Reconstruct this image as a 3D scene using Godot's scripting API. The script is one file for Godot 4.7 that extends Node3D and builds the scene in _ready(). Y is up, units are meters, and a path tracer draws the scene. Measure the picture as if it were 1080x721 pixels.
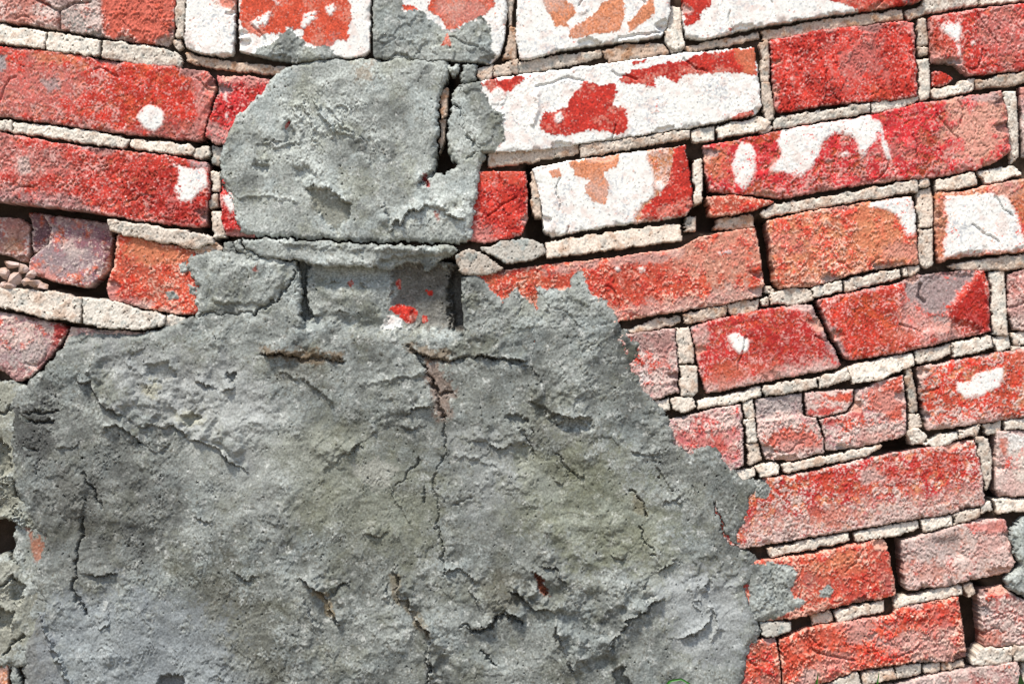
extends Node3D
# A close view of an old sagging brick wall: every brick and every bead of mortar is a relief mesh of its own,
# a grey cement repair covers the lower left. Wall plans are drawn in units of U metres, x to the right and y downwards.

const U := 0.000833          # metres per plan unit
const CX := 540.0
const BASE := 737.0          # plan y of the ground line
const STEP := 1.12           # plan units between two points of a relief
const BACK := -44.0          # how deep the sides of bricks and beads reach

var n_large := FastNoiseLite.new()
var n_blotch := FastNoiseLite.new()
var n_patch := FastNoiseLite.new()
var n_grain := FastNoiseLite.new()
var n_fine := FastNoiseLite.new()
var n_pit := FastNoiseLite.new()
var n_streak := FastNoiseLite.new()
var n_flake := FastNoiseLite.new()
var M := {}
var wall: Node3D
var pieces: Array = []
var results: Array = []
var used := {}

# ---------------------------------------------------------------- plan to world
func world(x: float, y: float, z: float) -> Vector3:
	return Vector3((x - CX) * U, (BASE - y) * U, z * U)

func col(r: float, g: float, b: float) -> Color:
	return Color(r, g, b)

# base colours (linear)
var RED := col(0.52, 0.036, 0.024)
var DEEP := col(0.38, 0.014, 0.012)
var SCARLET := col(0.60, 0.085, 0.042)
var ORANGE := col(0.66, 0.250, 0.130)
var RUST := col(0.55, 0.125, 0.070)
var PEACH := col(0.70, 0.40, 0.31)
var PINK := col(0.60, 0.30, 0.27)
var DUST := col(0.60, 0.46, 0.42)
var ASH := col(0.33, 0.30, 0.30)
var MAUVE := col(0.25, 0.13, 0.12)
var WHITE := col(0.71, 0.70, 0.675)
var MORTAR := col(0.80, 0.72, 0.635)
var TAN := col(0.41, 0.235, 0.145)
var CEMENT := col(0.318, 0.338, 0.322)

# ---------------------------------------------------------------- distance fields of outlines
class Field:
	var x0 := 0.0
	var y0 := 0.0
	var x1 := 0.0
	var y1 := 0.0
	var inv := 1.0
	var nx := 0
	var ny := 0
	var data := PackedFloat32Array()
	func _init(p: PackedVector2Array, step: float, margin: float, line := false):
		var r := Rect2(p[0], Vector2.ZERO)
		for q in p:
			r = r.expand(q)
		r = r.grow(margin)
		x0 = r.position.x; y0 = r.position.y; x1 = r.end.x; y1 = r.end.y
		inv = 1.0 / step
		nx = int(ceil(r.size.x * inv)) + 2
		ny = int(ceil(r.size.y * inv)) + 2
		data.resize(nx * ny)
		for j in ny:
			for i in nx:
				data[j * nx + i] = dist_line(x0 + i * step, y0 + j * step, p) if line else dist_outline(x0 + i * step, y0 + j * step, p)
	static func dist_outline(px: float, py: float, p: PackedVector2Array) -> float:
		var d := 1e9
		var inside := false
		var n := p.size()
		var j := n - 1
		for i in n:
			var a := p[i]
			var b := p[j]
			var ex := b.x - a.x
			var ey := b.y - a.y
			var wx := px - a.x
			var wy := py - a.y
			var t := clampf((wx * ex + wy * ey) / maxf(ex * ex + ey * ey, 1e-6), 0.0, 1.0)
			var qx := wx - ex * t
			var qy := wy - ey * t
			d = minf(d, qx * qx + qy * qy)
			if (a.y > py) != (b.y > py) and px < ex * (py - a.y) / ey + a.x:
				inside = not inside
			j = i
		return -sqrt(d) if inside else sqrt(d)

	# (distance to the line, negative on its upper side when walked left to right; 0 at both ends of the line to 1 inside)
	static func side_line(px: float, py: float, p: PackedVector2Array) -> Vector2:
		var d := 1e9
		var sg := 1.0
		var along := 0.0
		var run := 0.0
		for i in p.size() - 1:
			var a := p[i]
			var b := p[i + 1]
			var ex := b.x - a.x
			var ey := b.y - a.y
			var wx := px - a.x
			var wy := py - a.y
			var l2 := maxf(ex * ex + ey * ey, 1e-6)
			var t := clampf((wx * ex + wy * ey) / l2, 0.0, 1.0)
			var qx := wx - ex * t
			var qy := wy - ey * t
			var dd := qx * qx + qy * qy
			var l := sqrt(l2)
			if dd < d:
				d = dd
				sg = -1.0 if ex * wy - ey * wx < 0.0 else 1.0
				along = run + t * l
			run += l
		return Vector2(sg * sqrt(d), smoothstep(0.0, 14.0, minf(along, run - along)))

	static func dist_line(px: float, py: float, p: PackedVector2Array) -> float:
		var d := 1e9
		for i in p.size() - 1:
			var a := p[i]
			var b := p[i + 1]
			var ex := b.x - a.x
			var ey := b.y - a.y
			var wx := px - a.x
			var wy := py - a.y
			var t := clampf((wx * ex + wy * ey) / maxf(ex * ex + ey * ey, 1e-6), 0.0, 1.0)
			var qx := wx - ex * t
			var qy := wy - ey * t
			d = minf(d, qx * qx + qy * qy)
		return sqrt(d)
	func at(x: float, y: float) -> float:
		if x <= x0 or y <= y0 or x >= x1 or y >= y1:
			return 30.0
		var u := (x - x0) * inv
		var v := (y - y0) * inv
		var i := int(u)
		var j := int(v)
		u -= i
		v -= j
		var k := j * nx + i
		return lerpf(lerpf(data[k], data[k + 1], u), lerpf(data[k + nx], data[k + nx + 1], u), v)

func poly(a: Array) -> PackedVector2Array:
	var p := PackedVector2Array()
	for i in range(0, a.size(), 2):
		p.append(Vector2(a[i], a[i + 1]))
	return p

# ---------------------------------------------------------------- styles of brick faces
# body, alt + bias, red paint left on + bias, dust + bias + towards the lower edge, white specks
func style(body: Color, alt: Color, alt_bias: float, top: Color, top_bias: float, dust: Color, dust_bias: float, dust_low: float, specks: float) -> Dictionary:
	return {"body": body, "alt": alt, "alt_bias": alt_bias, "top": top, "top_bias": top_bias, "dust": dust, "dust_bias": dust_bias, "dust_low": dust_low, "specks": specks}

var S := {}

# ---------------------------------------------------------------- piece lists
# f: features, each [what, outline or line, numbers ...]:
#   paint class colour outline raggedness    a coat of paint or a smear of cement on the face
#   plate height outline soft | crack width depth line | ridge width height line | rough gain outline | streak outline angle gain | tint colour outline soft amount
func brick(st: String, z: float, r: float, outline: Array, f: Array = [], label := "", o := {}) -> void:
	pieces.append({"mode": 0, "name": o.get("name", "brick"), "style": S[st], "z": z, "r": r, "poly": poly(outline), "f": f, "label": label, "rough": o.get("rough", 1.0), "slope": o.get("slope", 9.0), "tilt": o.get("tilt", Vector2.ZERO), "ragged": o.get("ragged", 1.0), "back": o.get("back", BACK)})

func bead(outline: Array, z := -3.0, tone := 0.0, o := {}) -> void:
	pieces.append({"mode": 1, "name": o.get("name", "mortar_bead"), "style": S.mortar, "z": z + 1.5, "r": o.get("r", 3.0), "poly": poly(outline), "f": o.get("f", []), "label": o.get("label", ""), "rough": o.get("rough", 1.0), "slope": 9.0, "tilt": Vector2.ZERO, "ragged": 1.0, "tone": tone, "back": BACK, "grey": o.get("grey", 0.0)})

func cement(called: String, z: float, r: float, outline: Array, f: Array = [], label := "", o := {}) -> void:
	pieces.append({"mode": 2, "name": called, "style": S.mortar, "z": z, "r": r, "poly": poly(outline), "f": f, "label": label, "rough": o.get("rough", 1.0), "slope": 9.0, "tilt": o.get("tilt", Vector2.ZERO), "ragged": o.get("ragged", 3.2), "back": o.get("back", BACK), "und": o.get("und", 1.0), "shade": o.get("shade", 1.0), "rim": o.get("rim", z - r * 0.9)})

# chips, hairline cracks and soot that tell one brick from the next
func wear(s: Dictionary, index: int) -> Array:
	var rng := RandomNumberGenerator.new()
	rng.seed = 900 + index
	var out := []
	var p: PackedVector2Array = s.poly
	var box := Rect2(p[0], Vector2.ZERO)
	for q in p: box = box.expand(q)
	if box.get_area() < 2500.0:
		return out
	for k in 2 + int(box.size.x / 70.0):
		var i := rng.randi() % p.size()
		var at := p[i].lerp(p[(i + 1) % p.size()], rng.randf())
		var big := rng.randf_range(4.0, 11.0)
		var ring := []
		for m in 7:
			var t := TAU * m / 7.0
			var rad := big * rng.randf_range(0.6, 1.2)
			ring.append_array([at.x + cos(t) * rad * 1.6, at.y + sin(t) * rad * 0.7])
		out.append(["plate", -rng.randf_range(2.0, 4.5), ring, 2.0])
		out.append(["tint", [PEACH, DUST, ASH, MAUVE][rng.randi() % 4], ring, 5.0, 0.75])
	for k in 1 + int(box.size.x / 110.0):
		var at := box.position + Vector2(rng.randf_range(0.1, 0.9) * box.size.x, rng.randf_range(0.1, 0.9) * box.size.y)
		var line := []
		var t := rng.randf() * TAU
		for m in 5:
			line.append_array([at.x, at.y])
			t += rng.randf_range(-0.7, 0.7)
			at += Vector2(cos(t), sin(t)) * rng.randf_range(5.0, 10.0)
		out.append(["crack", 1.25, 2.6, line])
	for k in 2:
		var at := box.position + Vector2(rng.randf() * box.size.x, rng.randf() * box.size.y)
		var ring := []
		for m in 7:
			var t := TAU * m / 7.0
			var rad := rng.randf_range(8.0, 26.0)
			ring.append_array([at.x + cos(t) * rad * 1.6, at.y + sin(t) * rad * 0.7])
		out.append(["tint", [MAUVE, PINK, RUST, DEEP, DUST][rng.randi() % 5], ring, 14.0, rng.randf_range(0.3, 0.6)])
	return out

func cement_color(x: float, y: float, a: float, b: float, c: float, w: float, lg: float, shade: float) -> Color:
	var cc := CEMENT * shade * (1.0 + 0.55 * a + 0.36 * b + 0.55 * lg)
	# olive film, bluish bare cement, pale lime bloom, dark dirt in specks
	cc = cc.lerp(Color(0.225, 0.23, 0.17) * shade, 0.42 * smoothstep(0.05, 0.45, n_blotch.get_noise_2d(x * 0.8 + 1300.0, y * 0.8) + 0.3 * c))
	cc = cc.lerp(Color(0.35, 0.388, 0.385) * shade, 0.6 * smoothstep(0.05, 0.4, n_blotch.get_noise_2d(x * 0.7 + 2300.0, y * 0.7 + 100.0)))
	cc = cc.lerp(Color(0.52, 0.53, 0.51), 0.6 * smoothstep(0.22, 0.6, n_patch.get_noise_2d(x + 3300.0, y) + 0.3 * w))
	cc = cc.lerp(Color(0.09, 0.078, 0.055), 0.65 * smoothstep(0.26, 0.6, n_grain.get_noise_2d(x + 5300.0, y) + 0.35 * b + 0.3 * w + 0.2 * a))
	return cc

# ---------------------------------------------------------------- relief of one piece
func build_piece(index: int) -> void:
	var s: Dictionary = pieces[index]
	var mode: int = s.mode
	var outline: PackedVector2Array = s.poly
	var g: float = s.get("step", STEP)
	var F := Field.new(outline, 2.0 if mode != 2 else 3.0, 8.0)
	var feats := []
	var owners := []
	for f in (s.f + (wear(s, index) if mode == 0 else [])):
		var d := {"what": f[0]}
		match f[0]:
			"paint":
				d.cls = f[1]; d.c = f[2]; d.F = Field.new(poly(f[3]), 2.0, 10.0); d.amp = f[4]
				d.id = 0
				if f[1] != 3:
					owners.append(f[1])
					d.id = owners.size()
			"plate":
				d.h = f[1]; d.F = Field.new(poly(f[2]), 2.0, 12.0); d.soft = f[3]
			"crack", "ridge", "ledge":
				d.w = f[1]; d.h = f[2]; d.p = poly(f[3])
				var b := Rect2(d.p[0], Vector2.ZERO)
				for q in d.p: b = b.expand(q)
				d.b = b.grow(f[1] * (2.2 if f[0] == "ledge" else 1.0) + 5.0)
			"rough":
				d.gain = f[1]; d.F = Field.new(poly(f[2]), 4.0, 30.0)
			"streak":
				d.F = Field.new(poly(f[1]), 4.0, 30.0); d.ca = cos(deg_to_rad(f[2])); d.sa = sin(deg_to_rad(f[2])); d.gain = f[3]
			"tint":
				d.c = f[1]; d.F = Field.new(poly(f[2]), 3.0, 30.0); d.soft = f[3]; d.amount = f[4]
		feats.append(d)
	var box := Rect2(outline[0], Vector2.ZERO)
	for q in outline: box = box.expand(q)
	var mid := box.get_center()
	box = box.grow(4.0)
	# only what can be seen or nearly so is built finely
	var nx := int(box.size.x / g) + 1
	var ny := int(box.size.y / g) + 1
	var x0 := box.position.x
	var y0 := box.position.y
	var pos := PackedVector3Array()
	var colors := PackedColorArray()
	var cls := PackedByteArray()
	var ids := PackedInt32Array()
	ids.resize(nx * ny)
	ids.fill(-1)
	var inside := PackedByteArray()
	inside.resize(nx * ny)
	var zmap := PackedFloat32Array()
	zmap.resize(nx * ny)
	zmap.fill(s.back)
	var z0: float = s.z
	var r: float = s.r
	var rough: float = s.rough
	var tilt: Vector2 = s.tilt
	var ragged: float = s.ragged
	var back: float = s.back
	var st: Dictionary = s.style
	var slope: float = s.slope
	if slope > 5.0:
		slope = 0.12 if mid.x < 450 else -0.145
	var height := maxf(20.0, box.size.y - absf(slope) * box.size.x)
	var lim := 1.6 * g
	var seed_x := float(index % 17) * 37.0
	var tone: float = s.get("tone", 0.0)
	var grey: float = s.get("grey", 0.0)
	var und: float = s.get("und", 1.0)
	var rim: float = s.get("rim", -2.0)
	var rng := RandomNumberGenerator.new()
	rng.seed = 70 + index
	var speckle := rng.randf_range(0.45, 1.25)
	if mode == 0:
		rough *= rng.randf_range(0.45, 1.25)
	if mode == 1:
		z0 += rng.randf_range(-2.2, 1.2)
		tone += rng.randf_range(-0.12, 0.25)
		grey += maxf(0.0, rng.randf_range(-0.25, 0.22))
		tilt = Vector2(0.0, rng.randf_range(-0.12, 0.2))
	var body: Color = st.body
	var lum := rng.randf_range(0.8, 1.2)
	body = Color(body.r * lum, body.g * lum * rng.randf_range(0.8, 1.15), body.b * lum * rng.randf_range(0.85, 1.25))
	var top: Color = st.top
	lum = rng.randf_range(0.82, 1.18)
	top = Color(top.r * lum, top.g * lum * rng.randf_range(0.75, 1.2), top.b * lum * rng.randf_range(0.8, 1.4))
	var gritty := 0.7 if mode != 2 else 0.4
	var crack_w := 0.75 if mode == 2 else 1.0
	var grow: float = [0.6, 1.6, 0.0][mode]
	var shade: float = s.get("shade", 1.0)
	var plate_gain := 1.7 if mode == 2 else 1.0
	var dark := Color(0.10, 0.085, 0.07)
	for j in ny:
		var y := y0 + j * g
		for i in nx:
			var x := x0 + i * g
			var b := n_patch.get_noise_2d(x, y)
			var c := n_grain.get_noise_2d(x, y)
			var wx := x + ragged * (1.5 * b + gritty * c)
			var wy := y + ragged * (1.5 * n_patch.get_noise_2d(x + 500.0, y) - gritty * c)
			var sd := F.at(wx, wy) - grow
			if mode == 1:
				sd -= 2.2 * b - 0.3
			if sd > lim:
				continue
			var k := j * nx + i
			var w := n_fine.get_noise_2d(x, y)
			var px := x
			var py := y
			var z := back
			var d := -sd
			if sd > 0.0:
				var gx := F.at(wx + 1.0, wy) - F.at(wx - 1.0, wy)
				var gy := F.at(wx, wy + 1.0) - F.at(wx, wy - 1.0)
				var gl := maxf(sqrt(gx * gx + gy * gy), 0.3)
				px -= gx / gl * sd
				py -= gy / gl * sd
			else:
				inside[k] = 1
				var re := r
				if mode == 0:
					re = r * (0.55 + 3.2 * maxf(0.0, n_blotch.get_noise_2d(x * 1.6 + 700.0, y * 1.6 + 40.0) + 0.35 * b))
				var e := 1.0 - minf(d / re, 1.0)
				z = z0 - minf(re, 1.6 * r) * (1.0 - sqrt(maxf(0.0, 1.0 - e * e))) * 0.8
				if mode == 2:
					z = lerpf(z0, rim, e * e)
				z += tilt.x * (x - mid.x) + tilt.y * (y - mid.y)
			# colour and relief of the material itself
			var a := n_blotch.get_noise_2d(x + seed_x, y)
			var cc: Color
			var gain := rough
			var kind := 0
			var pit := 0.0
			var zn := 0.0
			if mode == 0:
				cc = body.lerp(st.alt, smoothstep(-0.18, 0.18, 0.7 * b + 0.5 * a + 0.25 * c + st.alt_bias))
				var tq: float = 0.55 * n_patch.get_noise_2d(x + 900.0, y + seed_x) + 0.40 * c + 0.4 * a + 0.30 * w + st.top_bias
				var tp := smoothstep(-0.02, 0.05, tq)
				cc = cc.lerp(top * (1.0 + 0.35 * n_patch.get_noise_2d(x + 60.0, y + 1500.0)), tp)
				var v := ((y - mid.y) - slope * (x - mid.x)) / height
				var du: float = 0.5 * n_patch.get_noise_2d(x + 300.0, y + 700.0) + 0.55 * c + 0.35 * n_large.get_noise_2d(x, y) + 0.42 * w + st.dust_bias + st.dust_low * maxf(0.0, v - 0.05) + 0.40 * maxf(0.0, 1.0 - d / 5.0)
				cc = cc.lerp(st.dust, 0.28 * smoothstep(-0.12, 0.26, du) + 0.60 * smoothstep(0.07, 0.17, du))
				var sp := n_grain.get_noise_2d(x * 1.7 + 77.0, y * 1.7)
				sp += 0.45 * w + 0.3 * a
				var web := 1.0 - absf(n_grain.get_noise_2d(x * 0.55 + 1700.0, y * 0.55)) * 7.0 + 0.8 * a + 0.6 * w
				cc = cc.lerp(st.dust, 0.5 * smoothstep(0.55, 0.95, web))
				if sp > 0.72 - st.specks + 0.12 * (1.0 - speckle):
					cc = cc.lerp(WHITE, smoothstep(0.0, 0.16, sp - 0.72 + st.specks) * 0.65)
				elif sp < -0.50:
					cc = cc.lerp(Color(0.07, 0.025, 0.02), smoothstep(-0.50, -0.72, sp) * 0.7)
				zn = gain * (0.80 * b + 0.18 * c + 0.28 * w + 0.75 * tp + 0.35 * smoothstep(0.08, 0.18, du))
				z += zn
				pit = smoothstep(0.46, 0.72, n_grain.get_noise_2d(x * 0.9 + 400.0, y * 0.9 + 50.0))
				z -= gain * 2.0 * pit
				cc = cc * (1.0 + 0.52 * speckle * w + 0.25 * speckle * c + 0.35 * a + 0.22 * n_patch.get_noise_2d(x + 2100.0, y + 80.0))
			elif mode == 1:
				cc = MORTAR.lerp(TAN, clampf(tone + 0.5 * smoothstep(0.0, 0.5, b + 0.4 * a), 0.0, 1.0))
				cc = cc.lerp(CEMENT, clampf(grey + smoothstep(0.18, 0.4, n_patch.get_noise_2d(x + 200.0, y + 600.0)) * 0.5, 0.0, 1.0))
				if c > 0.42:
					cc = cc.lerp(dark, 0.45 * smoothstep(0.42, 0.6, c))
				z += gain * (1.0 * b + 0.5 * c + 0.65 * w)
				pit = smoothstep(0.48, 0.66, n_grain.get_noise_2d(x + 410.0, y + 55.0))
				z -= gain * 3.0 * pit
				cc = cc * (1.0 + 0.30 * w + 0.16 * c)
			else:
				var lg := n_large.get_noise_2d(x, y)
				cc = cement_color(x, y, a, b, c, w, lg, shade)
				gain *= 0.14 + 1.15 * smoothstep(0.0, 0.5, n_blotch.get_noise_2d(x + 4000.0, y + 400.0) + 0.3 * b)
				for d2 in feats:
					if d2.what == "rough":
						gain *= 1.0 + d2.gain * smoothstep(10.0, -10.0, d2.F.at(wx, wy) + 10.0 * b)
				var fk := n_flake.get_noise_2d(x, y) + 0.04 * c
				var fm := smoothstep(-0.05, 0.35, n_large.get_noise_2d(x + 6000.0, y) + 0.3 * a)
				z += und * fm * 1.1 * (smoothstep(0.10, 0.125, fk) + smoothstep(-0.20, -0.178, fk) - smoothstep(0.33, 0.35, fk))
				var sweep := 0.5 * x + 0.86 * y + 60.0 * lg
				z += und * 1.1 * n_streak.get_noise_2d((0.86 * x - 0.5 * y) * 0.03, sweep * 0.12) + und * 0.35 * n_streak.get_noise_2d((0.7 * x + 0.7 * y) * 0.08 + 70.0, (0.7 * y - 0.7 * x + 40.0 * lg) * 0.5)
				z += und * (4.6 * lg + 1.8 * a) + gain * (0.28 * b + 0.22 * c) + (0.30 + 0.34 * gain) * w
				var pn := n_pit.get_noise_2d(x, y)
				pit = smoothstep(0.54, 0.70, pn)
				z -= (0.6 + gain) * 2.4 * pit
				cc = cc * (1.0 + 0.52 * w + 0.24 * c)
			# features
			for d2 in feats:
				match d2.what:
					"paint":
						var ps: float = d2.F.at(x, y)
						if ps < 14.0:
							ps += d2.amp * (1.5 * b + 1.1 * c + 0.6 * w)
							var holes: float = 0.55 * c + 0.5 * w + 0.35 * n_patch.get_noise_2d(x + 1200.0, y) + 0.20 * a
							if ps < 0.0 and not (d2.cls == 1 and holes > 0.50 - 0.26 * exp(ps / 6.0)):
								kind = d2.id
								if d2.cls == 2:
									cc = cement_color(x, y, a, b, c, w, n_large.get_noise_2d(x, y), 0.95)
									cc = cc * (1.0 + 0.40 * w + 0.22 * c)
									z += 1.9 * minf(1.0, -ps * 0.14) - 0.7 * zn + 1.2 * b + 0.8 * c + 0.45 * w + 1.4 * smoothstep(0.02, 0.06, n_flake.get_noise_2d(x * 1.6, y * 1.6))
								elif d2.cls == 1:
									var under := cc
									cc = WHITE * (1.0 + 0.12 * w + 0.08 * c + 0.08 * a)
									cc = cc.lerp(Color(0.60, 0.47, 0.43), 0.6 * smoothstep(0.06, 0.45, n_patch.get_noise_2d(x + 1500.0, y + 300.0) + 0.5 * n_blotch.get_noise_2d(x + 90.0, y + 1900.0) + 0.25 * w))
									cc = cc.lerp(Color(0.34, 0.36, 0.40), 0.75 * smoothstep(0.16, 0.5, 0.6 * n_grain.get_noise_2d(x + 40.0, y + 900.0) + 0.45 * w + 0.5 * n_blotch.get_noise_2d(x + 2900.0, y)))
									cc = cc.lerp(Color(0.12, 0.10, 0.10), 0.75 * smoothstep(0.44, 0.6, n_pit.get_noise_2d(x * 1.5, y * 1.5 + 33.0)))
									cc = cc.lerp(under, 0.55 * smoothstep(-3.0, 0.0, ps))
									z += 0.9 * minf(1.0, -ps * 0.7) - 0.70 * zn + 1.5 * pit
								else:
									cc = (d2.c as Color) * (1.0 + 0.45 * w + 0.30 * c + 0.35 * n_patch.get_noise_2d(x + 60.0, y + 1500.0))
									cc = cc.lerp(PEACH, 0.35 * smoothstep(0.05, 0.3, a + 0.6 * c))
									var sp := n_grain.get_noise_2d(x * 1.7 + 77.0, y * 1.7) + 0.45 * w + 0.3 * a
									cc = cc.lerp(DUST, 0.6 * smoothstep(0.42, 0.6, sp))
									cc = cc.lerp(Color(0.08, 0.02, 0.02), 0.6 * smoothstep(-0.45, -0.7, sp))
									z += 0.25
					"plate":
						var ps: float = d2.F.at(wx, wy)
						if ps < 12.0:
							z += plate_gain * d2.h * smoothstep(0.5 * d2.soft, -0.5 * d2.soft, ps + 0.9 * c + 0.5 * w)
					"crack":
						if d2.b.has_point(Vector2(wx, wy)):
							var q: float = Field.dist_line(wx, wy, d2.p) / (d2.w * crack_w * (1.0 + 0.9 * b))
							if q < 1.0:
								z -= d2.h * (1.0 - q * q)
					"ledge":
						# a flake lifted on the upper side of the line when walked left to right; it sinks back over the width
						if d2.b.has_point(Vector2(wx, wy)):
							var rag := 2.6 * b + 0.8 * c + 0.4 * w
							var sl := Field.side_line(wx + 1.5 * b, wy + rag, d2.p)
							var q: float = sl.x + 0.9 * n_patch.get_noise_2d(x + 800.0, y + 10.0)
							var lift: float = clampf(0.75 + 1.9 * n_patch.get_noise_2d(x * 0.45 + 3000.0, y * 0.45) + 0.8 * a, 0.12, 1.35) * 1.6 * d2.h * sl.y
							if q < 0.0:
								z += lift * exp(q / d2.w)
							elif q < 3.0:
								z -= 0.5 * lift * (1.0 - q / 3.0)
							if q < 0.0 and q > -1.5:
								cc = cc.lerp(Color(0.44, 0.45, 0.43), 0.35 * sl.y)  # highlight painted into the colour along the lifted lip
					"ridge":
						if d2.b.has_point(Vector2(wx, wy)):
							var q: float = Field.dist_line(wx, wy, d2.p) / d2.w
							if q < 1.0:
								z += d2.h * (1.0 - q) * (1.0 + 0.6 * c)
					"streak":
						var ps: float = d2.F.at(wx, wy)
						if ps < 12.0:
							var u: float = x * d2.ca + y * d2.sa
							var v2: float = -x * d2.sa + y * d2.ca + 16.0 * a + 5.0 * b
							z += d2.gain * smoothstep(12.0, -12.0, ps) * 1.15 * n_streak.get_noise_2d(u * 0.13, v2 * 0.8) * clampf(0.5 + 1.6 * a + b, 0.0, 1.4)
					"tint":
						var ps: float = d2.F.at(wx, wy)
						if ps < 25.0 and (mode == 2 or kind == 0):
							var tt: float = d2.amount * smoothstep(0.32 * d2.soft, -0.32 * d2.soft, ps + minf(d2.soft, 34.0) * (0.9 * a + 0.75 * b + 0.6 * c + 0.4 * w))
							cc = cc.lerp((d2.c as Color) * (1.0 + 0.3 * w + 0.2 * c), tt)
			if sd > 0.0:
				z = back
			ids[k] = pos.size()
			zmap[k] = maxf(z, back)
			pos.append(Vector3((px - mid.x) * U, (mid.y - py) * U, maxf(z, back) * U))
			cc.a = 1.0
			colors.append(cc.clamp(Color(0.006, 0.004, 0.004, 1), Color(0.9, 0.9, 0.9, 1)))
			cls.append(kind)
	# normals from the relief
	var nrm := PackedVector3Array()
	nrm.resize(pos.size())
	for j in ny:
		for i in nx:
			var k := j * nx + i
			if ids[k] < 0:
				continue
			var zl := zmap[k - 1] if i > 0 else back
			var zr := zmap[k + 1] if i < nx - 1 else back
			var zu := zmap[k - nx] if j > 0 else back
			var zd := zmap[k + nx] if j < ny - 1 else back
			nrm[ids[k]] = Vector3((zl - zr), (zd - zu), 2.0 * g).normalized()
	var tris := []
	for q in owners.size() + 1:
		tris.append(PackedInt32Array())
	for j in ny - 1:
		for i in nx - 1:
			var k := j * nx + i
			var a := ids[k]
			var b := ids[k + 1]
			var c := ids[k + nx]
			var d := ids[k + nx + 1]
			if a < 0 or b < 0 or c < 0 or d < 0 or inside[k] + inside[k + 1] + inside[k + nx] + inside[k + nx + 1] == 0:
				continue
			var m := 0
			if cls[a] + cls[b] + cls[c] + cls[d] > 0:
				m = cls[d] if (cls[a] == cls[d] or cls[b] == cls[d] or cls[c] == cls[d]) else cls[a]
			var t: PackedInt32Array = tris[m]
			if (i + j) % 2 == 0:
				t.append_array(PackedInt32Array([a, b, c, b, d, c]))
			else:
				t.append_array(PackedInt32Array([a, b, d, a, d, c]))
			tris[m] = t
	var out := []
	for m in tris.size():
		var t: PackedInt32Array = tris[m]
		if t.size() < 30 and m > 0 or t.is_empty():
			continue
		var remap := PackedInt32Array()
		remap.resize(pos.size())
		remap.fill(-1)
		var p2 := PackedVector3Array()
		var n2 := PackedVector3Array()
		var c2 := PackedColorArray()
		for q in t.size():
			var v := t[q]
			if remap[v] < 0:
				remap[v] = p2.size()
				p2.append(pos[v])
				n2.append(nrm[v])
				c2.append(colors[v])
			t[q] = remap[v]
		var arr := []
		arr.resize(Mesh.ARRAY_MAX)
		arr[Mesh.ARRAY_VERTEX] = p2
		arr[Mesh.ARRAY_NORMAL] = n2
		arr[Mesh.ARRAY_COLOR] = c2
		arr[Mesh.ARRAY_INDEX] = t
		out.append([0 if m == 0 else owners[m - 1], arr])
	results[index] = {"mid": mid, "out": out}

func to_mesh(arr: Array) -> ArrayMesh:
	var me := ArrayMesh.new()
	me.add_surface_from_arrays(Mesh.PRIMITIVE_TRIANGLES, arr)
	return me

func mesh_node(called: String, me: Mesh, mat: Material, parent: Node, at := Vector3.ZERO) -> MeshInstance3D:
	var o := MeshInstance3D.new()
	used[called] = used.get(called, -1) + 1
	o.name = called if used[called] == 0 else "%s_%03d" % [called, used[called]]
	o.mesh = me
	o.material_override = mat
	o.position = at
	parent.add_child(o, true)
	return o

func place_piece(index: int) -> void:
	var s: Dictionary = pieces[index]
	var res: Dictionary = results[index]
	var mat: Material = [M.brick, M.mortar, M.cement][s.mode]
	var root: Node3D = null
	var at := Vector3((res.mid.x - CX) * U, (BASE - res.mid.y) * U, 0)
	for e in res.out:
		if root == null:
			root = mesh_node(s.name, to_mesh(e[1]), [mat, M.paint, M.cement][e[0]], wall, at)
			if s.label != "":
				root.set_meta("label", s.label)
		else:
			mesh_node(["brick_face", "white_paint", "cement_smear"][e[0]], to_mesh(e[1]), [mat, M.paint, M.cement][e[0]], root)

func setup_noise() -> void:
	var k := 0
	for q in [[n_large, 0.009, 3], [n_blotch, 0.022, 4], [n_patch, 0.06, 4], [n_grain, 0.19, 3], [n_fine, 0.36, 3], [n_pit, 0.16, 3], [n_streak, 0.30, 3], [n_flake, 0.016, 4]]:
		k += 1
		q[0].seed = 40 + k
		q[0].noise_type = FastNoiseLite.TYPE_SIMPLEX_SMOOTH
		q[0].frequency = q[1]
		q[0].fractal_type = FastNoiseLite.FRACTAL_FBM
		q[0].fractal_octaves = q[2]
		q[0].fractal_gain = 0.55

func grain_texture(sd: int, lo: float) -> ImageTexture:
	var n := FastNoiseLite.new()
	n.seed = sd
	n.frequency = 0.12
	n.fractal_octaves = 4
	var im := n.get_seamless_image(256, 256)
	im.convert(Image.FORMAT_RGB8)
	var shade := Image.create(256, 256, false, Image.FORMAT_RGB8)
	for y in 256:
		for x in 256:
			var v := lerpf(lo, 1.0, im.get_pixel(x, y).r)
			shade.set_pixel(x, y, Color(v, v, v))
	return ImageTexture.create_from_image(shade)

func material(rough: float, spec: float, tex: Texture2D) -> StandardMaterial3D:
	var m := StandardMaterial3D.new()
	m.vertex_color_use_as_albedo = true
	m.roughness = rough
	m.metallic_specular = spec
	m.albedo_texture = tex
	m.uv1_triplanar = true
	m.uv1_world_triplanar = true
	m.uv1_scale = Vector3(14, 14, 14)
	return m

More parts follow.
